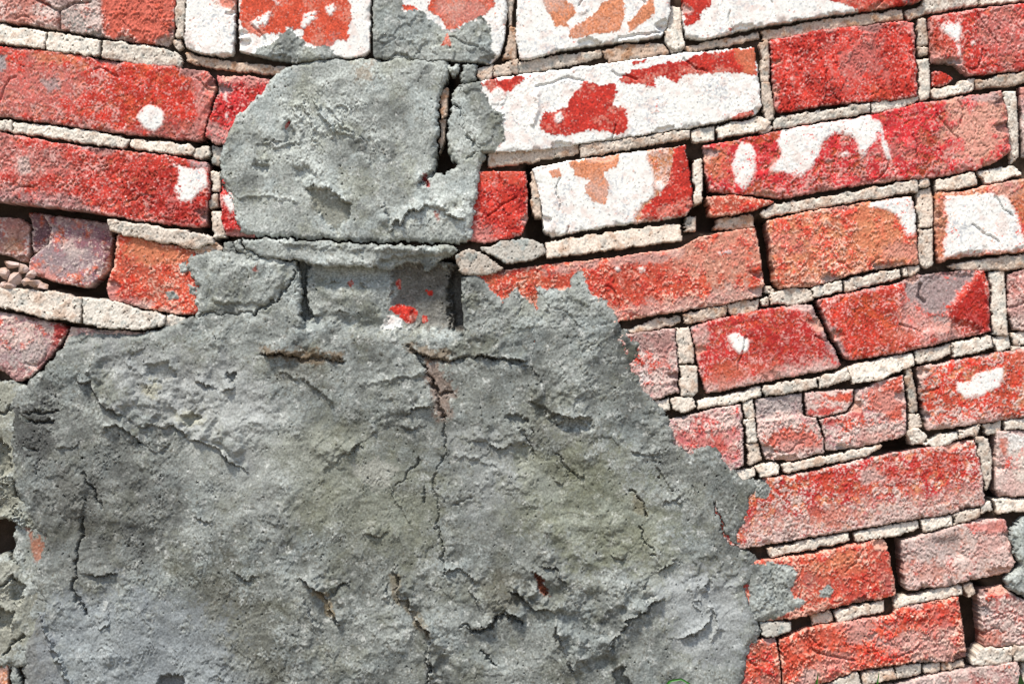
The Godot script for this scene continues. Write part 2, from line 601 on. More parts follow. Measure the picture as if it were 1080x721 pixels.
func _ready() -> void:
	# ---------------- camera, sky, light
	var cam := Camera3D.new()
	cam.name = "camera"
	var reach := 2.0
	cam.fov = rad_to_deg(2.0 * atan(360.5 * U / reach))
	cam.position = world(540, 360.5, 0) + Vector3(0, 0, reach)
	cam.far = 500.0
	cam.near = 0.05
	add_child(cam)
	cam.current = true
	var we := WorldEnvironment.new()
	we.name = "world_environment"
	var env := Environment.new()
	env.background_mode = Environment.BG_SKY
	var sky := Sky.new()
	var sm := ProceduralSkyMaterial.new()
	sm.sky_top_color = Color(0.70, 0.76, 0.84)
	sm.sky_horizon_color = Color(0.70, 0.72, 0.76)
	sm.sky_curve = 0.2
	sm.ground_horizon_color = Color(0.45, 0.44, 0.42)
	sm.ground_bottom_color = Color(0.30, 0.29, 0.27)
	sm.sun_angle_max = 0.0
	sky.sky_material = sm
	env.sky = sky
	env.tonemap_mode = Environment.TONE_MAPPER_LINEAR
	env.tonemap_exposure = 2.05
	env.sdfgi_enabled = true
	env.ssao_enabled = true
	env.ssil_enabled = true
	we.environment = env
	add_child(we)
	var sun := DirectionalLight3D.new()
	sun.name = "sun"
	sun.light_energy = 1.0
	sun.light_color = Color(1.0, 0.97, 0.92)
	sun.light_angular_distance = 8.0
	sun.shadow_enabled = true
	add_child(sun)
	sun.look_at_from_position(Vector3(-0.55, 1.75, 0.85), Vector3.ZERO, Vector3.UP)

	setup_noise()
	M.brick = material(0.86, 0.35, grain_texture(3, 0.72))
	M.paint = material(0.62, 0.45, grain_texture(4, 0.92))
	M.mortar = material(0.93, 0.25, grain_texture(5, 0.76))
	M.cement = material(0.88, 0.30, grain_texture(6, 0.74))

	# ---------------- ground
	var ground := MeshInstance3D.new()
	ground.name = "ground"
	var pm := PlaneMesh.new()
	pm.size = Vector2(300, 300)
	ground.mesh = pm
	var gm := StandardMaterial3D.new()
	gm.albedo_texture = grain_texture(9, 0.6)
	gm.albedo_color = Color(0.62, 0.58, 0.50)
	gm.uv1_triplanar = true
	gm.uv1_world_triplanar = true
	gm.uv1_scale = Vector3(3, 3, 3)
	gm.roughness = 0.95
	ground.material_override = gm
	ground.set_meta("kind", "structure")
	ground.set_meta("label", "bare trodden earth at the foot of the wall")
	add_child(ground)

	# ---------------- the wall
	wall = Node3D.new()
	wall.name = "brick_wall"
	wall.set_meta("label", "old sagging brick wall with peeling red and white paint and a grey cement repair")
	wall.set_meta("category", "wall")
	wall.set_meta("kind", "thing")
	add_child(wall)
	wall_core()
	styles()
	top_courses()
	middle_courses()
	right_courses()
	lower_courses()
	cement_repairs()
	var order := range(pieces.size())
	order.sort_custom(func(p, q): return rect_of(p) > rect_of(q))
	results.resize(pieces.size())
	var group := WorkerThreadPool.add_group_task(func(i): build_piece(order[i]), pieces.size(), -1, true)
	WorkerThreadPool.wait_for_group_task_completion(group)
	for i in pieces.size():
		place_piece(i)
	loose_things()
	outer_brickwork()

func rect_of(i: int) -> float:
	var p: PackedVector2Array = pieces[i].poly
	var b := Rect2(p[0], Vector2.ZERO)
	for q in p: b = b.expand(q)
	return b.get_area()

# ---------------- the body of the wall behind bricks and joints
func wall_core() -> void:
	var st := SurfaceTool.new()
	st.begin(Mesh.PRIMITIVE_TRIANGLES)
	var slots := []
	for a in [[-40,205, 40,212, 118,226, 124,250, 116,312, 100,312, 60,300, -40,310], [800,234, 812,236, 820,300, 812,306, 803,300], [936,568, 952,568, 956,626, 944,628], [1013,618, 1036,618, 1042,686, 1024,700, 1016,690], [724,170, 746,196, 756,240, 724,238], [920,470, 950,462, 962,470, 940,474], [-40,535, 16,545, 20,600, -40,600], [60,348, 74,346, 66,372, 30,406, 10,408, 20,398], [462,80, 476,84, 474,186, 442,196, 458,160], [954,386, 972,386, 976,440, 960,440], [1044,456, 1052,456, 1052,530, 1044,524], [556,176, 572,180, 578,250, 560,262], [310,276, 322,280, 320,350, 308,350], [472,284, 490,286, 490,350, 478,350], [208,140, 240,150, 236,256, 216,250, 218,170], [312,274, 492,278, 490,356, 316,356], [890,376, 872,340, 860,316, 868,316, 896,370], [1066,690, 1092,690, 1092,730, 1076,730]]:
		slots.append(Field.new(poly(a), 4.0, 12.0))
	var q := 4.0
	var nx := 300
	var ny := 196
	for j in ny:
		for i in nx:
			var x := -60.0 + i * q
			var y := -50.0 + j * q
			var z := -15.0 + 4.0 * n_blotch.get_noise_2d(x, y) + 7.0 * n_patch.get_noise_2d(x, y)
			var deep := 30.0
			for f in slots:
				deep = minf(deep, f.at(x, y))
			z = lerpf(-46.0, z, smoothstep(0.0, 6.0, deep))
			st.set_color(Color(0.09, 0.064, 0.048) * (0.9 + 0.4 * n_patch.get_noise_2d(x + 90.0, y)))
			st.add_vertex(world(x, y, z))
	for j in ny - 1:
		for i in nx - 1:
			var k := j * nx + i
			for v in [k, k + 1, k + nx, k + 1, k + nx + 1, k + nx]:
				st.add_index(v)
	st.generate_normals()
	mesh_node("mortar_bed", st.commit(), M.mortar, wall)
	var b := BoxMesh.new()
	b.size = Vector3(3.2, 1.5, 0.22)
	var m := StandardMaterial3D.new()
	m.albedo_color = Color(0.55, 0.47, 0.40)
	m.roughness = 0.95
	for e in [[-1380.0, -46.0, -1060.0, 741.0], [1122.0, 2460.0, -1060.0, 741.0], [-46.0, 1122.0, -1060.0, -34.0]]:
		var side := BoxMesh.new()
		side.size = Vector3((e[1] - e[0]) * U, (e[3] - e[2]) * U, 45.0 * U)
		mesh_node("mortar_bed", side, m, wall, world((e[0] + e[1]) * 0.5, (e[2] + e[3]) * 0.5, -5.0 - 22.5))
	mesh_node("wall_core", b, m, wall, Vector3(0, 0.75 - 0.004, -0.11 - 52.0 * U))

func styles() -> void:
	#                 body    alt   bias  top   bias   dust  bias  low  specks
	S.mortar = style(MORTAR, TAN, 0.0, MORTAR, 0.0, DUST, 0.0, 0.0, 0.0)
	S.red = style(SCARLET, RUST, 0.0, RED, 0.16, PINK, -0.16, 0.35, 0.05)
	S.deep = style(RED, DEEP, 0.05, RED, 0.2, PINK, -0.30, 0.25, 0.03)
	S.dusty = style(RUST, SCARLET, 0.05, RED, 0.02, DUST, 0.04, 0.40, 0.09)
	S.worn = style(SCARLET, ORANGE, -0.05, RED, 0.0, DUST, -0.06, 0.75, 0.05)
	S.orange = style(RUST, ORANGE, 0.05, SCARLET, -0.05, PEACH, -0.16, 0.25, 0.04)
	S.rust = style(RUST, SCARLET, 0.05, RED, -0.12, PEACH, -0.14, 0.25, 0.05)
	S.bare = style(ORANGE, PEACH, 0.0, RUST, -0.2, DUST, -0.15, 0.1, 0.04)
	S.pale = style(PINK, DUST, 0.05, SCARLET, -0.10, DUST, 0.12, 0.25, 0.06)
	S.ashy = style(ASH, DUST, 0.0, RUST, -0.12, DUST, 0.05, 0.1, 0.05)
	S.mauve = style(MAUVE, RUST, -0.1, MAUVE, -0.2, DUST, -0.16, 0.2, 0.02)
	S.coated = style(CEMENT, CEMENT * 0.8, 0.0, CEMENT * 1.2, 0.0, CEMENT, 0.0, 0.0, 0.0)

func top_courses() -> void:
	var low := {"rough": 0.8}
	brick("ashy", 0, 4, [-34,-24, 185,-24, 184,20, 182,42, 176,48, 155,46, 104,38, 62,31, 30,26, -34,18], [["tint", SCARLET, [112,-20, 184,-20, 182,46, 150,46, 112,36, 106,10], 14.0, 0.85], ["tint", RUST, [-30,10, 30,8, 60,20, 62,30, -30,20], 14.0, 0.6], ["tint", MAUVE, [0,-20, 90,-20, 80,4, 20,6], 14.0, 0.7], ["crack", 1.7, 6.0, [30,-5, 50,5, 62,12, 63,30]], ["crack", 1.6, 5.0, [62,12, 75,4, 95,2]]], "grey weathered brick with an orange red right end at the wall's top left")
	bead([-30,22, 0,26, 48,34, 46,51, 0,45, -30,40], -1.0)
	bead([50,34, 105,42, 103,59, 60,54, 48,51], -1.0)
	bead([107,42, 150,48, 184,54, 191,62, 189,70, 150,68, 106,59], -1.5)
	bead([185,-10, 195,-10, 193,38, 185,40], -3.0, 0.25)
	bead([183,44, 189,42, 192,49, 186,53], -4.0, 0.3)
	brick("bare", 1, 4, [197,-24, 249,-24, 248,9, 247,40, 245,57, 236,60, 208,55, 196,50, 194,40], [["paint", 1, WHITE, [190,-30, 228,-30, 230,2, 236,9, 252,9, 252,66, 190,60], 2.0]], "narrow white painted brick end with a bare orange corner")
	bead([196,56, 236,64, 275,68, 302,70, 304,78, 280,77, 240,72, 212,69, 196,62], -5.0, 0.35)
	brick("bare", 1, 4, [252,-24, 391,-24, 391,30, 390,54, 383,60, 345,62, 312,66, 280,61, 252,54], [["paint", 1, WHITE, [250,-26, 394,-26, 394,64, 250,64], 1.0], ["paint", 3, SCARLET, [255,-5, 368,-5, 370,26, 366,42, 352,44, 346,52, 336,50, 318,42, 320,34, 304,27, 300,36, 286,34, 274,38, 262,36, 252,20], 2.2], ["paint", 1, WHITE, [262,24, 275,18, 285,12, 282,28, 270,32], 1.6], ["paint", 1, WHITE, [316,28, 322,14, 334,12, 335,20, 326,27, 320,33], 1.6], ["paint", 1, WHITE, [342,6, 352,4, 356,10, 349,18, 343,14], 1.2], ["paint", 1, WHITE, [288,0, 297,2, 293,8], 1.2], ["paint", 2, CEMENT, [256,60, 285,46, 305,31, 318,40, 322,48, 345,50, 360,62, 340,70, 256,70], 2.2], ["tint", PEACH, [380,8, 392,8, 392,56, 376,58], 10.0, 0.6]], "brick with scarlet paint over white and cement along its lower edge")
	brick("bare", 1, 4, [393,-24, 531,-24, 535,8, 532,40, 527,58, 517,67, 480,65, 430,63, 394,61], [["paint", 1, WHITE, [390,-26, 540,-26, 540,70, 390,70], 1.0], ["paint", 3, SCARLET, [450,12, 456,-10, 520,-10, 522,8, 512,16, 497,22, 482,30, 474,32, 466,22], 2.0], ["paint", 3, SCARLET, [424,5, 436,7, 442,10, 436,14, 426,11], 1.2], ["paint", 2, CEMENT, [388,-20, 420,-10, 425,12, 446,10, 452,20, 466,28, 470,34, 476,34, 492,24, 510,18, 518,34, 520,60, 508,72, 388,72], 2.0], ["paint", 3, SCARLET, [465,48, 472,36, 476,46, 475,50], 1.0], ["plate", -1.5, [402,48, 418,40, 434,44, 444,56, 420,60, 404,58], 3.0]], "brick end smeared with cement, scarlet patch and white right edge")
	bead([534,-10, 543,-10, 540,10, 539,26, 537,26], -4.0, 0.35)
	bead([538,29, 544,30, 545,45, 544,62, 531,61, 534,45], -4.0, 0.45)
	brick("bare", 2, 4, [546,-24, 706,-24, 707,10, 704,28, 698,39, 660,44, 620,48, 590,54, 560,63, 548,62, 544,40], [["paint", 1, WHITE, [540,-26, 710,-26, 710,66, 540,66], 1.0], ["paint", 3, ORANGE, [566,-10, 592,-10, 605,8, 608,14, 598,22, 600,30, 586,28, 576,8], 1.8], ["paint", 3, ORANGE, [600,38, 606,26, 624,18, 636,4, 656,-8, 659,10, 656,32, 640,35, 622,36, 608,41], 1.8], ["paint", 3, ORANGE, [662,24, 674,12, 690,-8, 690,14, 676,26, 664,34], 1.4], ["paint", 1, WHITE, [608,12, 622,6, 622,12, 612,18], 1.0], ["crack", 1.3, 3.0, [650,48, 652,40, 700,34]]], "white painted brick peeled to orange in ragged patches at the top")
	bead([707,6, 718,6, 719,32, 722,48, 714,54, 703,48, 704,32], -3.0, 0.05)
	brick("bare", 2, 4, [720,-24, 975,-24, 972,0, 958,4, 930,9, 870,17, 800,28, 741,42, 724,39, 720,20], [["paint", 1, WHITE, [716,-26, 960,-26, 960,12, 716,48], 1.0], ["paint", 3, RED, [716,-10, 754,-10, 750,4, 740,14, 732,26, 722,28], 1.8], ["paint", 3, RED, [868,-10, 980,-10, 966,6, 930,12, 905,12, 886,3, 870,1], 1.6], ["paint", 3, DEEP, [768,30, 772,29, 773,32, 769,33], 0.6]], "long white painted brick with red showing at both ends along the top")
	bead([976,-12, 1030,-12, 1032,4, 1010,7, 980,13, 974,8], -3.0, 0.1)
	bead([1035,-12, 1100,-12, 1100,-2, 1036,4], -3.0, 0.15)
	bead([547,66, 590,59, 634,53, 635,58, 600,68, 570,73, 546,77], -4.0, 0.4)
	bead([637,54, 662,47, 700,46, 706,55, 680,60, 642,65], -4.0, 0.4)
	bead([703,46, 713,44, 722,48, 718,55, 708,55], -3.0, 0.2)
	bead([724,50, 744,44, 772,40, 800,33, 801,38, 770,47, 728,53], -5.0, 0.5)
	bead([804,33, 870,21, 952,10, 953,19, 880,31, 808,42], -3.0, 0.5)
	bead([954,11, 984,3, 983,11, 960,19], -4.0, 0.35)
	brick("red", 0, 5, [-34,44, 0,49, 50,53, 104,62, 170,69, 217,75, 226,84, 226,98, 219,122, 213,147, 203,148, 130,141, 60,131, 0,122, -34,118], [["paint", 1, WHITE, [143,124, 147,115, 157,110, 168,112, 174,120, 172,132, 163,139, 152,136], 0.5], ["tint", DUST, [-30,60, 60,64, 90,90, 70,120, -30,118], 30.0, 0.25], ["tint", ASH, [-30,58, 6,60, 6,72, -30,76], 6.0, 0.9], ["tint", ASH, [44,86, 60,82, 62,94, 50,98], 5.0, 0.7], ["tint", ORANGE, [38,54, 90,58, 92,68, 44,66], 12.0, 0.6], ["tint", PINK, [205,78, 224,80, 222,100, 212,146, 202,146], 10.0, 0.5], ["crack", 1.3, 2.5, [205,80, 218,92, 226,96]]], "long red brick with one round spot of white paint")
	brick("deep", 1, 5, [229,80, 262,80, 300,86, 320,110, 300,140, 262,156, 226,151, 216,143, 220,126, 230,98], [["paint", 1, WHITE, [236,96, 239,96, 240,108, 236,106], 0.6], ["paint", 1, WHITE, [238,116, 242,118, 240,126, 237,124], 0.6], ["tint", PINK, [228,78, 282,80, 284,88, 230,86], 8.0, 0.7]], "short bright red brick cut off by the grey cement")
	bead([-30,121, 0,126, 12,128, 11,138, -30,134], -2.0)
	bead([14,129, 46,132, 100,139, 136,147, 130,155, 95,151, 60,144, 14,139], -2.0)
	bead([138,147, 170,150, 198,152, 205,158, 200,163, 165,160, 136,155], -2.5)
	bead([207,156, 219,153, 221,163, 212,167, 204,164], -4.0, 0.2)
	bead([223,153, 234,155, 232,172, 223,172], -6.0, 0.2, {"grey": 0.4})
	brick("red", 0, 5, [-34,134, 0,140, 60,150, 130,159, 180,164, 219,172, 221,190, 217,237, 205,240, 150,233, 90,223, 50,218, 0,213, -34,209], [["paint", 1, WHITE, [184,198, 188,182, 182,172, 198,176, 217,178, 218,196, 206,206, 202,213, 190,212, 186,206], 2.0], ["tint", ASH, [198,166, 222,172, 220,182, 202,180], 8.0, 0.8], ["tint", DUST, [-30,140, 60,152, 70,185, -30,190], 30.0, 0.25], ["tint", DEEP, [150,200, 190,170, 216,200, 216,236, 170,230], 20.0, 0.6], ["tint", ASH, [-30,200, 60,205, 100,218, 60,224, -30,216], 14.0, 0.5], ["tint", DUST, [16,166, 30,164, 30,182, 20,184], 5.0, 0.8]], "long red brick with a splash of white paint at its right end")
	bead([223,180, 231,180, 231,200, 223,202], -4.0, 0.05)
	bead([220,205, 228,204, 229,218, 221,219], -4.0, 0.2)
	bead([224,222, 233,222, 237,250, 225,251], -3.0, 0.1)
	brick("deep", 0, 4, [235,186, 262,186, 274,206, 274,236, 268,250, 238,248, 233,232, 232,206], [["paint", 1, WHITE, [234,208, 243,201, 249,207, 247,226, 240,222, 236,214], 1.4]], "thin sliver of red brick with white flecks beside the upper cement")

func middle_courses() -> void:
	# the broken hollow at the left edge
	brick("mauve", -23, 5, [-30,226, 12,228, 24,236, 26,258, 22,276, 8,270, -30,262], [["tint", TAN, [0,240, 20,238, 22,272, 0,262], 10.0, 0.7]], "dark brown broken brick deep in the hollow", {"tilt": Vector2(-0.1, 0.1)})
	brick("mauve", -26, 5, [22,222, 44,225, 50,246, 42,262, 30,266, 28,240], [], "", {"tilt": Vector2(0.1, 0.2)})
	brick("mauve", -11, 7, [40,224, 80,230, 112,234, 116,252, 112,284, 92,303, 60,298, 28,288, 30,272, 48,256, 50,240], [["tint", DUST, [42,232, 56,236, 70,252, 80,270, 66,262, 52,248], 10.0, 0.7], ["tint", ASH, [40,262, 90,270, 104,284, 88,300, 40,288], 20.0, 0.5], ["tint", RUST, [30,280, 60,294, 92,300, 80,304, 40,294], 8.0, 0.6]], "broken dull purple brick set back in the hollow", {"tilt": Vector2(-0.05, 0.22), "rough": 1.3})
	brick("rust", -1, 5, [124,246, 160,254, 198,262, 226,268, 236,290, 234,320, 214,330, 190,332, 150,325, 115,316, 111,302, 120,276], [["tint", ORANGE, [125,248, 195,262, 200,280, 124,264], 16.0, 0.7], ["paint", 2, CEMENT, [187,278, 196,276, 198,286, 190,288], 1.0], ["paint", 2, CEMENT, [174,308, 182,306, 188,314, 178,316], 0.8], ["paint", 2, CEMENT, [198,300, 206,302, 208,312, 200,310], 0.8], ["tint", DUST, [112,308, 150,318, 190,326, 190,334, 112,318], 8.0, 0.7]], "orange red broken brick beside the hollow", {"rough": 1.5})
	bead([113,232, 150,237, 190,243, 222,249, 226,256, 205,262, 185,257, 140,250, 117,243], 2.0, 0.0)
	bead([205,262, 228,256, 234,262, 228,270, 206,272], -3.0, 0.4)
	bead([-30,300, 6,304, 60,309, 86,314, 85,340, 50,335, 15,326, -30,318], 3.0, 0.0, {"rough": 1.3})
	bead([88,314, 120,318, 150,328, 174,333, 172,343, 150,347, 118,346, 88,340], 3.0, 0.0, {"grey": 0.12, "rough": 1.3})
	bead([175,332, 196,336, 190,345, 174,346], 0.0, 0.0, {"grey": 0.2})
	brick("pale", 0, 7, [-34,322, 0,328, 36,335, 62,341, 71,347, 63,362, 50,378, 32,398, 16,403, 4,392, -34,384], [["tint", DEEP, [56,340, 72,346, 60,366, 30,400, 26,396, 50,372, 58,354], 6.0, 0.9], ["tint", ASH, [4,376, 30,362, 56,366, 30,396, 12,398], 16.0, 0.6]], "pale pink brick corner split by a dark crack at the left edge")
	brick("pale", -2, 4, [74,345, 110,347, 160,351, 176,376, 100,390, 60,384], [["paint", 2, CEMENT, [70,354, 100,352, 160,354, 160,380, 60,380], 3.0]])
	# the recessed brick below the cement ledge; dark tint paints its right-hand shadow
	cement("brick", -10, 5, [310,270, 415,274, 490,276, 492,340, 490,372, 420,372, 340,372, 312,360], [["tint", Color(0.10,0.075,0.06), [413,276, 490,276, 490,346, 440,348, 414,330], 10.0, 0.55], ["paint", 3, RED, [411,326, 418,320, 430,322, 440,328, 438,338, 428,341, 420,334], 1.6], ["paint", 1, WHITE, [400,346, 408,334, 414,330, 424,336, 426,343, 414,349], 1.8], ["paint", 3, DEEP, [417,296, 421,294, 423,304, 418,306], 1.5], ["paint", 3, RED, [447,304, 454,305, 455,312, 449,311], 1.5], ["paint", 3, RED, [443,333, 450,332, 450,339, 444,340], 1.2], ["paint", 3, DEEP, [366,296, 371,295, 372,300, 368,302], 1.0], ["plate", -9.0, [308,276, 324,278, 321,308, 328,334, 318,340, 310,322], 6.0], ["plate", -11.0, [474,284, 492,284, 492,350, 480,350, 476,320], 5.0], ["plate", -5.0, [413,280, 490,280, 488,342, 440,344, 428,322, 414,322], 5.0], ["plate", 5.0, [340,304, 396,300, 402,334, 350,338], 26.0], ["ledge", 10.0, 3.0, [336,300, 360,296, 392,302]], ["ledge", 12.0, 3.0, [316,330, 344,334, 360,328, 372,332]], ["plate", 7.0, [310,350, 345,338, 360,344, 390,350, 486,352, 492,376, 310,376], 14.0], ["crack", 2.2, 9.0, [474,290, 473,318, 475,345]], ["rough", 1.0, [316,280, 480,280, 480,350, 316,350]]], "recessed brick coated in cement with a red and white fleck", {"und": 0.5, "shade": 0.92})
	# deep red brick end and the white rows right of the upper cement
	brick("deep", -2, 4, [490,181, 555,180, 557,206, 557,230, 550,248, 530,253, 510,256, 480,252, 484,206], [["crack", 1.3, 2.5, [515,228, 530,216, 545,208]]], "deep crimson brick end beside the upper cement")
	bead([514,162, 545,158, 609,152, 610,161, 570,168, 515,176], -4.0, 0.25)
	bead([613,153, 660,147, 727,137, 727,145, 680,153, 640,160, 613,165], -1.0)
	bead([730,138, 754,133, 753,147, 731,150], -1.5)
	bead([757,133, 803,124, 813,128, 806,137, 757,146], -1.0)
	brick("bare", 2, 4, [484,90, 545,79, 640,67, 720,56, 795,50, 799,70, 803,112, 798,121, 720,136, 640,148, 580,157, 530,161, 490,162, 484,120], [["paint", 1, WHITE, [490,40, 810,40, 810,166, 490,166], 1.0], ["paint", 3, RED, [568,132, 574,119, 596,114, 606,97, 618,86, 634,90, 649,89, 651,98, 644,111, 659,114, 663,135, 651,143, 634,138, 618,137, 600,143, 590,144, 576,141], 1.8], ["paint", 3, RED, [653,83, 664,75, 706,66, 722,64, 737,57, 796,50, 799,80, 773,76, 742,78, 722,80, 711,88, 701,79, 691,84, 692,93, 680,90, 666,87, 655,88], 1.8], ["tint", ORANGE, [775,54, 796,52, 798,78, 785,76], 8.0, 0.55], ["paint", 3, RED, [506,88, 520,84, 560,80, 548,88, 540,94, 530,104, 518,98], 1.8], ["paint", 3, RED, [664,66, 682,63, 680,67, 668,68], 0.8], ["paint", 3, RED, [768,126, 780,120, 795,116, 796,121, 776,127], 0.9], ["paint", 1, WHITE, [518,98, 526,90, 536,98, 530,110, 516,112], 1.4], ["paint", 1, WHITE, [582,122, 592,118, 594,126, 586,132], 1.4], ["paint", 2, CEMENT, [480,84, 506,86, 510,100, 520,114, 531,120, 530,152, 514,170, 480,168], 2.2], ["ridge", 4.0, 3.0, [562,130, 567,116, 566,98]], ["crack", 1.3, 2.5, [566,92, 600,82, 616,86]]], "long white painted brick with two large red patches")
	bead([560,181, 567,184, 570,205, 571,228, 564,230, 561,205], -4.0, 0.25)
	brick("bare", 1, 5, [561,178, 597,170, 654,162, 723,153, 728,187, 732,215, 724,227, 701,232, 657,237, 618,243, 583,250, 574,243, 569,205], [["paint", 1, WHITE, [555,150, 680,150, 684,168, 690,184, 691,206, 678,216, 672,226, 666,244, 560,256], 1.4], ["paint", 3, ORANGE, [600,171, 654,162, 651,174, 637,183, 643,196, 638,216, 626,212, 616,204, 622,190, 606,186], 1.8], ["paint", 3, ORANGE, [578,180, 590,178, 592,186, 582,188], 1.0], ["paint", 3, RED, [712,156, 724,153, 729,187, 732,216, 722,227, 692,232, 676,230, 680,217, 694,207, 702,196, 708,182], 2.0], ["paint", 1, WHITE, [692,192, 698,190, 702,196, 698,202, 692,200], 0.8], ["tint", PINK, [572,194, 600,200, 606,236, 582,246], 20.0, 0.25]], "white and orange brick with a red right corner")
	bead([731,168, 740,168, 741,188, 740,212, 734,216, 732,190], -3.0, 0.0)
	bead([725,229, 734,228, 734,243, 723,243], -7.0, 0.3)
	bead([576,256, 605,251, 660,243, 717,236, 719,252, 680,258, 640,263, 578,272], 2.0, 0.0, {"r": 3.0, "rough": 0.7, "label": "clean straight cream mortar strip below the white and orange brick"})
	bead([482,271, 494,264, 506,266, 520,276, 530,284, 512,290, 494,290, 484,284], 4.0, 0.1, {"grey": 0.35})
	bead([507,262, 530,256, 556,252, 572,258, 575,266, 560,274, 540,278, 524,272], 5.0, 0.1, {"grey": 0.5})
	brick("rust", 1, 5, [486,292, 520,286, 560,281, 640,272, 716,262, 738,250, 770,243, 797,240, 801,262, 806,300, 803,312, 760,322, 700,331, 655,338, 640,352, 600,362, 520,366, 490,362], [["tint", PEACH, [718,262, 760,246, 798,242, 800,262, 790,290, 720,292, 706,280], 30.0, 0.45], ["tint", RED, [575,284, 640,274, 700,272, 720,300, 700,326, 640,326, 600,306], 30.0, 0.45], ["paint", 1, WHITE, [756,266, 770,262, 773,266, 764,270, 757,269], 0.9], ["paint", 1, WHITE, [672,282, 680,281, 682,286, 676,288], 0.8], ["paint", 1, WHITE, [648,282, 654,281, 654,286, 649,286], 0.6], ["paint", 2, CEMENT, [476,292, 500,290, 512,298, 530,318, 544,304, 556,316, 568,328, 566,302, 584,306, 602,302, 604,288, 616,285, 620,300, 624,312, 638,316, 648,330, 650,338, 630,348, 490,362, 476,340], 2.2], ["tint", DUST, [640,326, 700,318, 800,300, 804,314, 700,334, 640,340], 12.0, 0.5], ["tint", DUST, [570,284, 640,274, 716,264, 716,270, 640,280, 575,290], 8.0, 0.5]], "big rust red brick half smeared with cement at its left end")

